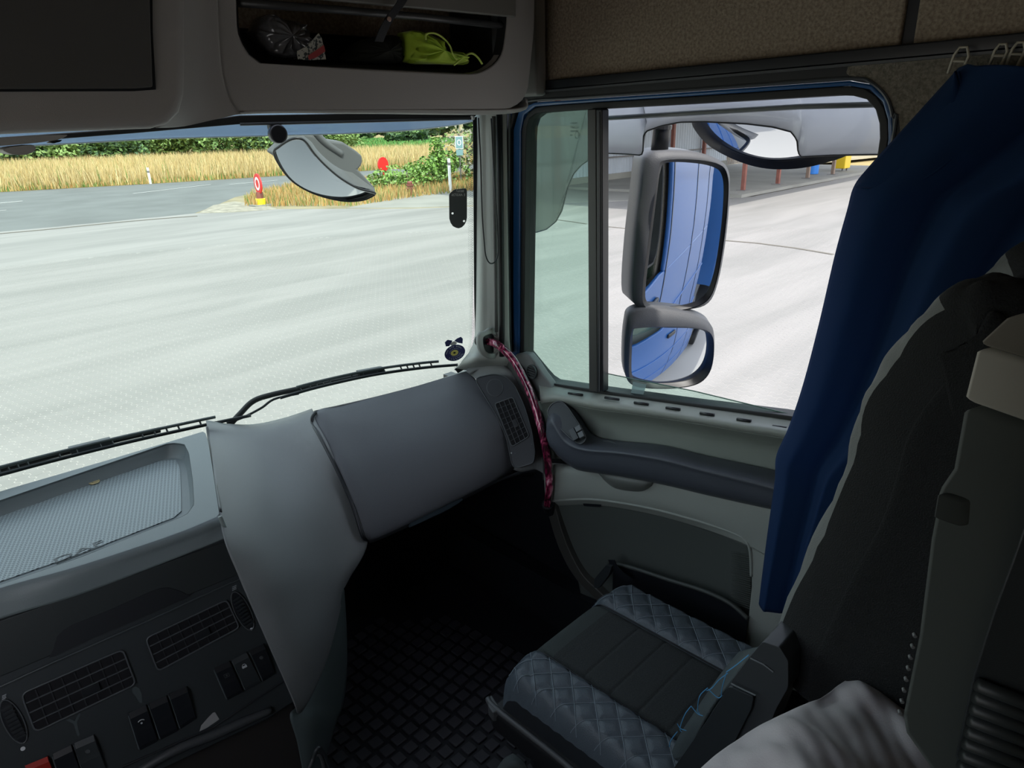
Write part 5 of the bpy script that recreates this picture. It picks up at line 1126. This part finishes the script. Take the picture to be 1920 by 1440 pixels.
def cpart(u0, u1, nu, v0, v1, nv, m, nm): return MB().grid([[cush(u0+(u1-u0)*i/nu, v0+(v1-v0)*j/nv) for i in range(nu+1)] for j in range(nv+1)]).build(nm, m, seat, smooth=True, recalc=False)
cpart(.26, .74, 40, .0, .16, 14, FAB2, 'seat_front_band'); cpart(.26, .74, 40, .16, 1, 110, FAB, 'seat_cushion')
cpart(0, .26, 48, 0, 1, 110, LEA, 'side_bolster'); cpart(.74, 1, 48, 0, 1, 110, LEA, 'side_bolster')
mb = MB(); lo_ = []
N = 50
per = [(i/N, 0) for i in range(N)]+[(1, j/N) for j in range(N)]+[(1-i/N, 1) for i in range(N)]+[(0, 1-j/N) for j in range(N)]
tp = [cush(*q) for q in per]; c0 = V((.65, .74, 0))
mb.grid([tp+[tp[0]], [p+V((0, 0, -.05)) for p in tp]+[tp[0]+V((0, 0, -.05))], [p+V(((c0.x-p.x)*.06, (c0.y-p.y)*.06, -.11)) for p in tp]+[tp[0]+V(((c0.x-tp[0].x)*.06, (c0.y-tp[0].y)*.06, -.11))]])
mb.build('cushion_skirt', mat('skirt_cloth', (.022, .026, .032), .6), seat, smooth=True)
# stitch lines along the quilting
for side, (xa_, xb_) in enumerate([(SX0, SX0+(SX1-SX0)*.25), (SX1-(SX1-SX0)*.25, SX1)]):
    for sgn in (1, -1):
        for k in range(-20, 40):
            pts = []
            for j in range(41):
                x = xa_+(xb_-xa_)*j/40; y = (k/15 - x)*1 if sgn == 1 else (x-k/15)
                u_, v_ = (x-SX0)/(SX1-SX0), (SYF-y)/(SYF-SYR)
                if 0.01 <= u_ <= .99 and .01 <= v_ <= .98: p = cush(u_, v_); p.z += .0006; pts.append(p)
            if len(pts) > 4: MB().tube([q+V((0, 0, .0014)) for q in pts], .0009, 4).build('quilt_stitch', STI, seat)
for u_ in (.258, .742):
    MB().tube([cush(u_, j/60)+V((0, 0, .003)) for j in range(61)], .0022, 6).build('piping', BLACK, seat, smooth=True)
MB().box(.44, .86, .56, .93, 1.42, 1.66).build('seat_base', BLACK, seat, bevel=.03)
MB().box(.366, .90, .50, .985, 1.585, 1.665).build('cushion_pan', mat('pan_plastic', (.012, .013, .015), .5), seat, bevel=.02)
MB().box(.50, .80, .60, .9, 1.3, 1.44).build('pedestal', BLACK, seat)
pp_ = cr([Z(x, y, 1.66) for x, y in [(915, 1310), (925, 1325), (985, 1372), (1060, 1432), (1100, 1470)]], 20)
MB().tube(pp_, .0075, 8).build('pan_rail', mat('pan_rail', (.09, .095, .10), .4), seat, smooth=True)
MB().prism([Z(x, y, 1.665) for x, y in [(914, 1308), (922, 1302), (932, 1318), (940, 1332), (924, 1336), (915, 1324)]], (0, 0, -.03)).build('pan_clip', MATS['pan_rail'], seat, bevel=.003)
# backrest: side profile swept across the seat width
prof_px = [(1432, 1225), (1450, 1180), (1478, 1110), (1503, 1050), (1532, 985), (1560, 930), (1578, 880), (1590, 830), (1602, 780), (1620, 735), (1645, 690), (1670, 655), (1700, 618), (1735, 580), (1775, 548), (1812, 532), (1852, 527), (1895, 535), (1935, 560), (1965, 610), (1985, 690), (2000, 800)]
XB0, XB1 = .47, .90
front = cr([X(x, y, XB0) for x, y in prof_px], 60)
def thick(t): return .16 + .05*math.sin(math.pi*t)
rows = []
NU = 60
for i, p in enumerate(front):
    t = i/59; nx = front[min(i+1, 59)]-front[max(i-1, 0)]; nx.x = 0; nx.normalize(); back = V((0, -nx.z, nx.y))
    r = []
    for j in range(NU+1):
        a = j/NU; u_ = a; x = XB0-.03+(XB1-XB0+.06)*a
        e = min(a, 1-a); dep = .0
        rnd_ = max(0, 1-e/.10); dep += .075*rnd_**2.5
        mid = min(1, max(0, (e-.16)/.16)); dep += .035*mid*mid*(3-2*mid)
        if e < .22 and e > .015:
            q1 = (x*11+t*6.0) % 1; q2 = (x*11-t*6.0) % 1; g_ = min(min(q1, 1-q1), min(q2, 1-q2)); dep -= .007*min(1, g_/.3)**.6-.004
        r.append(V((x, p.y, p.z)) + back*dep)
    rows.append(r)
BKF = mat('backrest_cover', (.035, .040, .042), .7, bump=.8, bscale=500)
J0 = 3
MB().grid([r[:J0+1] for r in rows]).grid([r[J0:] for r in rows[38:]]).build('backrest_side_bolster', mat('backrest_shaded_edge', (.007, .008, .009), .85, bump=.8, bscale=500), seat, smooth=True)  # side and top: shade put into this darker copy of the cover colour
MB().grid([r[J0:] for r in rows[:39]]).build('backrest_front', mat('backrest_lit_quilt', (.17, .178, .175), .6, bump=.5, bscale=500), seat, smooth=True)  # paler copy of the same cover, window light put into its colour
bk = []
for i, p in enumerate(front):
    t = i/59; nx = front[min(i+1, 59)]-front[max(i-1, 0)]; nx.x = 0; nx.normalize(); back = V((0, -nx.z, nx.y)); g_t = 1 if t < .55 else max(.12, 1-(t-.55)/.25*.88)
    bk.append((rows[i][0], p, back, (thick(t)+.08)*g_t-.08))
side_rows = [[b[0] for b in bk], [V((XB0-.034, 0, 0))+V((0, b[0].y, b[0].z))+b[2]*.03 for b in bk], [V((XB0-.03, b[1].y, b[1].z))+b[2]*(b[3]+.08) for b in bk], [V((XB0+.05, b[1].y, b[1].z))+b[2]*(b[3]+.085) for b in bk], [V((XB1-.05, b[1].y, b[1].z))+b[2]*(b[3]+.085) for b in bk], [V((XB1+.03, b[1].y, b[1].z))+b[2]*(b[3]+.05) for b in bk], [rows[i][-1] for i in range(60)]]
MB().grid([cr(list(c), 40) for c in zip(*side_rows)]).build('backrest_shell', mat('backrest_side', (.008, .009, .010), .9, bump=1, bscale=500), seat, smooth=True)
top = [rows[-1][j] for j in range(NU+1)]; sb = [side_rows[k][-1] for k in range(len(side_rows))]
MB().prism([top[k] for k in range(0, NU+1, 6)]+[sb[5], sb[4], sb[3], sb[2]], (0, 0, .004)).build('backrest_top', MATS['backrest_side'], seat)
# lower rear bolster with blue stitching, seen from behind the cushion corner
lb = [[(1425, 1212, .50), (1410, 1215, .52), (1385, 1222, .56)], [(1400, 1238, .49), (1375, 1245, .50), (1355, 1258, .53)], [(1372, 1275, .47), (1345, 1290, .49), (1325, 1300, .51)], [(1338, 1320, .46), (1310, 1335, .47), (1300, 1338, .49)], [(1310, 1370, .45), (1285, 1378, .46), (1270, 1385, .48)], [(1290, 1420, .45), (1265, 1425, .46), (1252, 1430, .47)]]
mb = MB().grid(patch([[X(x, y, c) for x, y, c in r] for r in lb], 12, 30)); mb.build('backrest_lower_bolster', mat('lower_bolster', (.06, .075, .078), .6, bump=.6, bscale=500), seat, smooth=True, solid=.006)
for pts in [[(1365, 1262), (1348, 1275), (1335, 1290), (1325, 1295)], [(1327, 1290), (1312, 1305), (1308, 1330), (1312, 1338)], [(1296, 1324), (1308, 1338), (1318, 1342)], [(1296, 1324), (1284, 1340), (1275, 1365), (1278, 1372)], [(1270, 1357), (1276, 1366), (1287, 1370)], [(1270, 1372), (1258, 1388), (1255, 1400)], [(1362, 1262), (1355, 1285), (1352, 1303)], [(1328, 1292), (1346, 1308), (1354, 1304)], [(1404, 1228), (1382, 1246), (1362, 1260)]]:
    MB().tube(cr([X(x, y, .448) for x, y in pts], 12), .0009, 5).build('blue_stitch', STB, seat)
# armrest hinge cover
HG = mat('hinge_plastic', (.05, .055, .06), .4)
hx = lambda x, y, c=.40: X(x, y, c)
MB().prism(rloop([hx(x, y) for x, y in [(1405, 1232), (1430, 1203), (1462, 1214), (1478, 1240), (1478, 1290), (1455, 1330), (1436, 1380), (1376, 1386), (1355, 1420), (1320, 1450), (1262, 1450), (1340, 1350), (1372, 1275)]], .15, 3), (.07, 0, 0)).build('armrest_cover', HG, seat, bevel=.008)
MB().prism(rloop([hx(x, y, .398) for x, y in [(1370, 1283), (1416, 1303), (1412, 1325), (1374, 1400), (1300, 1450), (1250, 1460), (1330, 1345)]], .15, 3), (-.006, 0, 0)).build('armrest_inner_cover', DASHD, seat, bevel=.003)
MB().tube([hx(x, y, .39) for x, y in [(1371, 1282), (1417, 1304)]], .0014, 6).build('cover_seam', mat('seam_grey', (.18, .2, .21), .4), seat); MB().tube([hx(x, y, .398) for x, y in [(1407, 1234), (1432, 1246), (1450, 1260)]], .0014, 6).build('cover_seam', MATS['seam_grey'], seat)
# seat-belt buckle lying by the door
sb_ = root('belt_buckle', X(1130, 1080, .93), 'black seat belt buckle tucked between the cushion and the door pocket', 'buckle')
MB().prism(rloop([X(x, y, .94) for x, y in [(1114, 1086), (1136, 1060), (1147, 1062), (1142, 1078), (1122, 1104), (1114, 1102)]], .2, 3), (.02, 0, .0)).build('buckle_body', DASHD, sb_, bevel=.004)
MB().strip([X(x, y, .95) for x, y in [(1140, 1050), (1146, 1064), (1158, 1078), (1175, 1090)]], [X(x, y, .95) for x, y in [(1152, 1050), (1156, 1060), (1168, 1074), (1186, 1086)]], (.002, 0, 0)).build('webbing', BLACK, sb_)
# ============================================================ FLOOR MAT, cable, cover
fm_ = root('rubber_floor_mat', (.6, 1.4, 1.30), 'black rubber floor mat with raised square studs in the footwell', 'mat')
MB().prism([(.10, .95, 1.302), (1.0, .95, 1.302), (1.0, 1.85, 1.302), (.10, 1.85, 1.302)], (0, 0, .01)).build('mat_base', mat('mat_rubber', (.010, .011, .016), .5), fm_)
mt = mat('mat_stud_rubber', (.038, .038, .047), .45)
st_ = MB().box(-.017, .017, -.017, .017, 0, .008).build('mat_stud', mt, fm_, bevel=.002); c, s = math.cos(math.radians(8)), math.sin(math.radians(8)); first = True
for i in range(-3, 16):
    for j in range(-2, 19):
        x, y = .14+(i*c-j*s)*.047, .98+(i*s+j*c)*.047
        if not (.12 < x < .98 and .97 < y < 1.83) or (x-.14)+(y-.95) > 1.32: continue
        if first: o = st_; first = False
        else: o = st_.copy(); COL.objects.link(o)
        o.location = V((x, y, 1.312))-V(fm_['org'])+V(fm_['org'])*0+V((0, 0, 0)); o.parent = fm_
        o.data = st_.data
for v_ in st_.data.vertices: v_.co = v_.co + V(fm_['org'])
cb = root('dark_cable', X(600, 1420, .2), 'short black cable hanging at the foot of the dashboard side', 'cable')
MB().tube(cr([Y(x, y, 1.2) for x, y in [(586, 1430), (592, 1408), (598, 1402), (606, 1412), (618, 1440), (628, 1470)]], 20), .005, 8).build('cable', DASHD, cb, smooth=True)
MB().tube(cr([Y(x, y, 1.2) for x, y in [(580, 1440), (590, 1418), (602, 1420), (610, 1460)]], 16), .004, 8).build('cable', MATS['pan_rail'], cb, smooth=True)
cv = root('folded_cover', Z(950, 1430, 1.45), 'piece of grey cloth poking up on the floor at the bottom edge', 'cloth')
MB().grid(patch([[Z(x, y, z) for x, y, z in r] for r in [[(925, 1450, 1.42), (945, 1422, 1.46), (962, 1412, 1.47)], [(945, 1452, 1.43), (962, 1430, 1.47), (980, 1425, 1.46)], [(960, 1460, 1.42), (978, 1445, 1.45), (990, 1440, 1.45)]]], 10, 10)).build('cloth', mat('grey_cloth', (.10, .12, .12), .9), cv, smooth=True, solid=.004)
# ============================================================ SHEET AND TALL HOUSING at the right edge
sh_ = root('bed_sheet', (-.1, .35, 2.2), 'pale grey crumpled bed sheet draped in the lower right corner', 'sheet')
g_ = [[(1300, 1460, 2.17), (1335, 1428, 2.19), (1390, 1385, 2.20), (1450, 1352, 2.21), (1510, 1325, 2.20), (1560, 1296, 2.19), (1610, 1262, 2.17), (1660, 1225, 2.13), (1720, 1190, 2.10)],
      [(1320, 1480, 2.20), (1370, 1440, 2.22), (1440, 1395, 2.24), (1495, 1365, 2.24), (1545, 1345, 2.22), (1600, 1320, 2.20), (1640, 1290, 2.19), (1690, 1260, 2.15), (1740, 1230, 2.12)],
      [(1350, 1500, 2.21), (1420, 1450, 2.24), (1480, 1420, 2.26), (1540, 1400, 2.25), (1590, 1380, 2.23), (1640, 1360, 2.20), (1690, 1340, 2.19), (1740, 1310, 2.16), (1790, 1280, 2.14)],
      [(1380, 1600, 2.20), (1460, 1520, 2.24), (1530, 1490, 2.27), (1590, 1470, 2.25), (1640, 1450, 2.24), (1690, 1430, 2.21), (1740, 1410, 2.20), (1790, 1380, 2.18), (1840, 1350, 2.15)],
      [(1400, 1750, 2.15), (1500, 1650, 2.2), (1600, 1620, 2.24), (1660, 1600, 2.24), (1720, 1580, 2.22), (1780, 1560, 2.20), (1840, 1540, 2.18), (1900, 1500, 2.16), (1960, 1450, 2.15)]]
P0 = patch([[Z(*p) for p in r] for r in g_], 90, 60)
P1 = []
for i, r in enumerate(P0):
    P1.append([p+V((0, 0, (.006*math.sin(j*.20+i*.05+1.2*math.sin(i*.09))+.0035*math.sin(j*.43-i*.10+2)+.0008*math.sin(j*1.1+i*.2))*min(1, i/10+.15))) for j, p in enumerate(r)])
MB().grid(P1).build('cloth', mat('sheet_cloth', (.50, .46, .48), .9, sheen=.2, bump=.2, bscale=500), sh_, smooth=True, solid=-.003)
th = root('tall_housing', (.1, .1, 2.4), 'tall two tone plastic housing with light cap and ribbed dark lower side', 'housing')
TPL = plane3(V((-.02, .16, 2.4)), V((.06, .02, 2.4)), V((-.02, .16, 2.9)))
tq = lambda x, y, d=0: PL(x, y, *TPL) + TPL[1]*d
bk_ = V((.22, -.16, 0))
MB().prism([tq(x, y) for x, y in [(1829, 648), (2000, 700), (2000, 822), (1803, 752)]], bk_).build('light_cap', mat('cap_plastic', (.50, .50, .44), .55), th, bevel=.004)
MB().prism([tq(x, y, -.0) for x, y in [(1830, 646), (1888, 592), (1925, 584), (2000, 590), (2000, 698)]], bk_).build('cap_top', mat('cap_top_plastic', (.22, .21, .18), .6), th, bevel=.003)
MB().prism([tq(x, y) for x, y in [(1802, 755), (2000, 825), (2000, 1600), (1760, 1500), (1738, 1440), (1692, 1375), (1686, 1340), (1716, 1190), (1738, 1010), (1746, 968), (1752, 925), (1757, 912), (1780, 878)]], bk_).build('body', mat('housing_dark', (.09, .105, .10), .6), th, bevel=.006)
MB().prism([tq(x, y, .008) for x, y in [(1890, 1020), (1930, 900), (2000, 860), (2000, 1600), (1800, 1480), (1780, 1400), (1812, 1250), (1850, 1130)]], bk_*.05).build('side_shroud', DASHD, th, bevel=.005)
MB().prism([tq(x, y, .003) for x, y in [(1754, 920), (1800, 935), (1796, 985), (1746, 968)]], bk_*.05).build('clip_plate', mat('clip_plate', (.055, .065, .064), .5), th, bevel=.002)
for k in range(8):
    MB().disc(tq(1716-k*4.0, 1193+k*20.6, -.003), TPL[1], .0017, .0035, 10).build('edge_stud', mat('stud_grey', (.16, .17, .18), .4), th, bevel=.001)
for k in range(8):
    a, b2 = tq(1822-k*4.5, 1262+k*21.5, .012), tq(2000-k*4, 1330+k*21.5, .012)
    MB().tube([a, b2], .0055, 8).build('rib', mat('rib_dark', (.028, .033, .034), .45), th, smooth=True)
# ============================================================ MIRRORS
MG = bpy.data.materials.new('mirror_glass'); MG.use_nodes = True; b_ = MG.node_tree.nodes['Principled BSDF']; b_.inputs['Metallic'].default_value = 1; b_.inputs['Roughness'].default_value = .015; b_.inputs['Base Color'].default_value = (.80, .84, .88, 1)
HOU = mat('mirror_housing', (.075, .078, .085), .5, bump=.3, bscale=500); HOUD = mat('mirror_rim_black', (.01, .01, .012), .4)
def mirror(name, lab, p0, nrm, glass_px, hous_px, depth, bulge, rim_w=None, hcol=HOU, back_shift=V((0, 0, 0)), sc=.9):
    nrm = nrm.normalized(); r_ = root(name, p0, lab, 'mirror')
    F = lambda x, y, d=0: PL(x, y, p0, nrm)+nrm*d
    gl = crc([F(x, y) for x, y in glass_px], 64); c = sum(gl, V())/64; R_ = max((p-c).length for p in gl)
    rows = []
    for i in range(11):
        t = i/10; rows.append([c+(p-c)*max(t, .001)-nrm*(bulge*((p-c).length*t/R_)**2) for p in gl])
    MB().grid(rows, True).build('mirror_glass', MG, r_, smooth=True)
    ho = crc([F(x, y, .004) for x, y in hous_px], 64); hg = [p+nrm*.002 for p in rows[-1]]
    MB().ring(ho, hg, -nrm*.02).build('mirror_rim', HOUD, r_, smooth=False, bevel=.002)
    ch = sum(ho, V())/64; rows = []
    for i in range(9):
        t = i/8; s_ = math.sqrt(max(0, 1-(t*sc)**2)) if i < 8 else .0; rows.append([ch+(p-ch)*(1.02*s_ if i else 1.0)-nrm*(.002+depth*t)+back_shift*t for p in ho])
    MB().grid(rows, True).build('housing', hcol, r_, smooth=True)
    return r_
mp0 = X(1285, 430, 1.42); mn = V((-.60, -.80, -.05))
m1 = mirror('main_door_mirror', 'tall rectangular main door mirror outside the side window', mp0, mn,
    [(1252, 306), (1300, 306), (1340, 314), (1356, 330), (1358, 370), (1350, 450), (1338, 520), (1322, 556), (1290, 572), (1240, 576), (1216, 568), (1212, 540), (1220, 460), (1232, 370), (1240, 322)],
    [(1246, 300), (1300, 299), (1345, 307), (1362, 326), (1364, 370), (1356, 452), (1343, 524), (1326, 562), (1292, 578), (1238, 583), (1208, 574), (1204, 540), (1213, 460), (1226, 370), (1234, 315)], .15, .012, back_shift=V((-.02, .0, .0)), sc=.85)
F1 = lambda x, y, d=0: PL(x, y, mp0, mn.normalized())+mn.normalized()*d
hz = [(1218, 292), (1240, 283), (1300, 284), (1345, 298), (1366, 320), (1368, 370), (1360, 455), (1346, 530), (1328, 568), (1292, 580), (1232, 582), (1196, 574), (1186, 552), (1192, 460), (1203, 370), (1210, 310)]
L1_ = crc([F1(x, y, .0) for x, y in hz], 64); L2_ = crc([F1(x, y, .006) for x, y in [(1246, 300), (1300, 299), (1345, 307), (1362, 326), (1364, 370), (1356, 452), (1343, 524), (1326, 562), (1292, 578), (1238, 583), (1208, 574), (1204, 540), (1213, 460), (1226, 370), (1234, 315)]], 64)
def align(A, B):
    best = min(range(len(B)), key=lambda k: sum((A[i]-B[(i+k) % len(B)]).length for i in range(0, len(A), 8))); return [B[(i+best) % len(B)] for i in range(len(B))]
L2_ = align(L1_, L2_)
nb = mn.normalized()
MB().grid([L2_, L1_, [p-nb*.05 for p in L1_], [p*1.0-nb*.12 for p in L1_], [sum(L1_, V())/64+(p-sum(L1_, V())/64)*.7-nb*.16 for p in L1_], [sum(L1_, V())/64-nb*.18+(p-sum(L1_, V())/64)*.02 for p in L1_]], True).build('shroud', HOU, m1, smooth=True)
a = F1(1253, 236, -.05); b2 = F1(1247, 288, -.05)
arm_ = MB().tube([F1(1256, 120, -.05), a, b2], .026, 16); arm_.build('mirror_arm', mat('arm_black', (.018, .018, .019), .4), m1, smooth=True)
MB().tube([a, a+(b2-a)*.15], .03, 16).build('arm_collar', MATS['arm_black'], m1)
mp1 = X(1258, 670, 1.42); mn1 = V((-.66, -.73, -.22))
m2 = mirror('wide_angle_mirror', 'smaller wide angle mirror mounted below the main door mirror', mp1, mn1,
    [(1200, 619), (1250, 617), (1300, 619), (1326, 628), (1332, 655), (1326, 690), (1306, 712), (1270, 720), (1225, 721), (1194, 716), (1186, 700), (1187, 650), (1190, 625)],
    [(1194, 614), (1250, 611), (1304, 613), (1332, 624), (1338, 655), (1331, 694), (1310, 717), (1272, 726), (1222, 727), (1187, 721), (1179, 702), (1180, 648), (1184, 620)], .12, .022, sc=.9)
F2 = lambda x, y, d=0: PL(x, y, mp1, mn1.normalized())+mn1.normalized()*d
hz = [(1182, 590), (1210, 581), (1255, 584), (1300, 592), (1330, 606), (1339, 628), (1338, 665), (1331, 698), (1310, 719), (1272, 727), (1222, 727), (1186, 722), (1172, 700), (1171, 650), (1175, 610)]
L1_ = crc([F2(x, y, 0) for x, y in hz], 64); L2_ = align(L1_, crc([F2(x, y, .006) for x, y in [(1194, 614), (1250, 611), (1304, 613), (1332, 624), (1338, 655), (1331, 694), (1310, 717), (1272, 726), (1222, 727), (1187, 721), (1179, 702), (1180, 648), (1184, 620)]], 64)); nb = mn1.normalized(); cc = sum(L1_, V())/64
MB().grid([L2_, L1_, [p-nb*.05 for p in L1_], [cc+(p-cc)*.85-nb*.09 for p in L1_], [cc-nb*.12+(p-cc)*.02 for p in L1_]], True).build('shroud', HOU, m2, smooth=True)
# kerb mirror above the door
mp2 = X(1450, 270, 1.46); mn2 = V((-.70, -.30, -.88))
mirror('kerb_mirror', 'large round kerb mirror under the roof edge outside the side window', mp2, mn2,
    [(1302, 225), (1312, 245), (1335, 268), (1370, 288), (1410, 301), (1450, 307), (1500, 305), (1545, 296), (1580, 285), (1610, 262), (1620, 235), (1600, 190), (1540, 165), (1450, 155), (1370, 170), (1318, 195)],
    [(1297, 224), (1307, 248), (1331, 273), (1368, 294), (1408, 309), (1450, 316), (1502, 314), (1548, 304), (1588, 290), (1620, 265), (1630, 232), (1608, 184), (1545, 157), (1450, 147), (1367, 162), (1313, 190)], .07, .03, hcol=HOUD)
# front mirror seen through the windscreen
fy_ = 2.42; mp3 = Y(600, 320, fy_); mn3 = V((-.42, -.66, -.80))
fm3 = root('front_mirror', mp3, 'grey front close view mirror hanging outside the windscreen', 'mirror')
HG2 = mat('front_mirror_housing', (.085, .088, .088), .6)
F3 = lambda x, y, d=0: PL(x, y, mp3, mn3.normalized())+mn3.normalized()*d
hs = [Y(x, y, fy_+.19) for x, y in [(513, 288), (530, 272), (552, 256), (572, 250), (590, 254), (598, 262), (612, 262), (645, 267), (668, 282), (680, 292), (681, 303), (678, 312), (672, 318), (686, 332), (704, 352), (706, 362), (700, 370), (660, 372), (600, 345), (550, 310)]]
MB().prism(hs, (0, .07, .01)).build('housing', HG2, fm3, bevel=.02, seg=4)
gpx = [(514, 290), (524, 278), (545, 265), (562, 263), (574, 270), (590, 292), (612, 315), (640, 338), (672, 356), (702, 364), (698, 370), (680, 377), (650, 379), (615, 373), (580, 361), (550, 343), (528, 318)]
gl = crc([F3(x, y) for x, y in gpx], 70); c = sum(gl, V())/70; nn = mn3.normalized()
rows = [[c+(p-c)*max(i/8, .001)-nn*.03*((p-c).length*i/8/.15)**2*.3 for p in gl] for i in range(9)]
MB().grid(rows, True).build('mirror_glass', MG, fm3, smooth=True)
MB().tube([p-nn*.008 for p in gl], .005, 8, True).build('mirror_rim', HOUD, fm3, smooth=True)
MB().grid([gl+[gl[0]], [p-nn*.03 for p in gl]+[gl[0]-nn*.03], [c+(p-c)*.6-nn*.07 for p in gl]+[c+(gl[0]-c)*.6-nn*.07]]).build('mirror_back', HG2, fm3, smooth=True)
MB().tube(cr([Y(x, y, fy_+.20) for x, y in [(583, 205), (588, 240), (604, 265), (640, 290)]], 16), .018, 10).build('mirror_arm', HG2, fm3, smooth=True)
# wind deflectors outside the side window
wd = root('wind_deflector', X(1300, 240, 1.14), 'smoky grey plastic wind deflector along the top of the side window', 'deflector')
lower = [(984, 434), (1005, 436), (1025, 430), (1042, 416), (1053, 396), (1060, 370), (1066, 348), (1076, 326), (1090, 310), (1102, 302), (1132, 287), (1180, 289), (1203, 291), (1206, 285), (1207, 256), (1212, 246), (1240, 236), (1275, 229), (1320, 228), (1400, 232), (1450, 238), (1484, 247), (1495, 262), (1497, 285), (1502, 294), (1560, 291), (1660, 289)]
lo1 = [X(x, y, 1.17) for x, y in lower[:10]]; lo2 = [X(x, y, 1.17) for x, y in lower[10:]]
MB().prism(lo1+[X(1102, 196, 1.12), X(1000, 200, 1.12), X(984, 215, 1.12)], (.004, 0, 0)).build('front_deflector', glassmat('smoked_acrylic_front', (.55, .58, .54), .04, .04, (.42, .42, .40), .38, tl=True), wd)
def dgrid(lo, ztop):
    rows = [[], [], [], []]
    for p in lo:
        for k, (dz, dx) in enumerate([(0, 0), (.35, .012), (.75, -.012), (1, -.05)]): rows[k].append(V((p.x+dx, p.y, p.z+(ztop-p.z)*dz)))
    return rows
lo2r = resample(lo2, 90, False)
MB().grid(dgrid(lo2r, 3.06)).build('rear_deflector', SMOKE, wd, smooth=True, solid=.003)
MB().tube([p+V((-.001, 0, 0)) for p in lo2r], .0022, 6).build('deflector_edge', HOUD, wd); MB().tube([p+V((-.001, 0, 0)) for p in resample(lo1, 50, False)], .0015, 6).build('deflector_edge', mat('defl_edge', (.2, .22, .22), .3), wd)
MB().tube([X(x, y, 1.135) for x, y in [(1131, 222), (1300, 212), (1500, 200), (1640, 196)]], .006, 8).build('mounting_ridge', MATS['defl_edge'], wd, smooth=True)
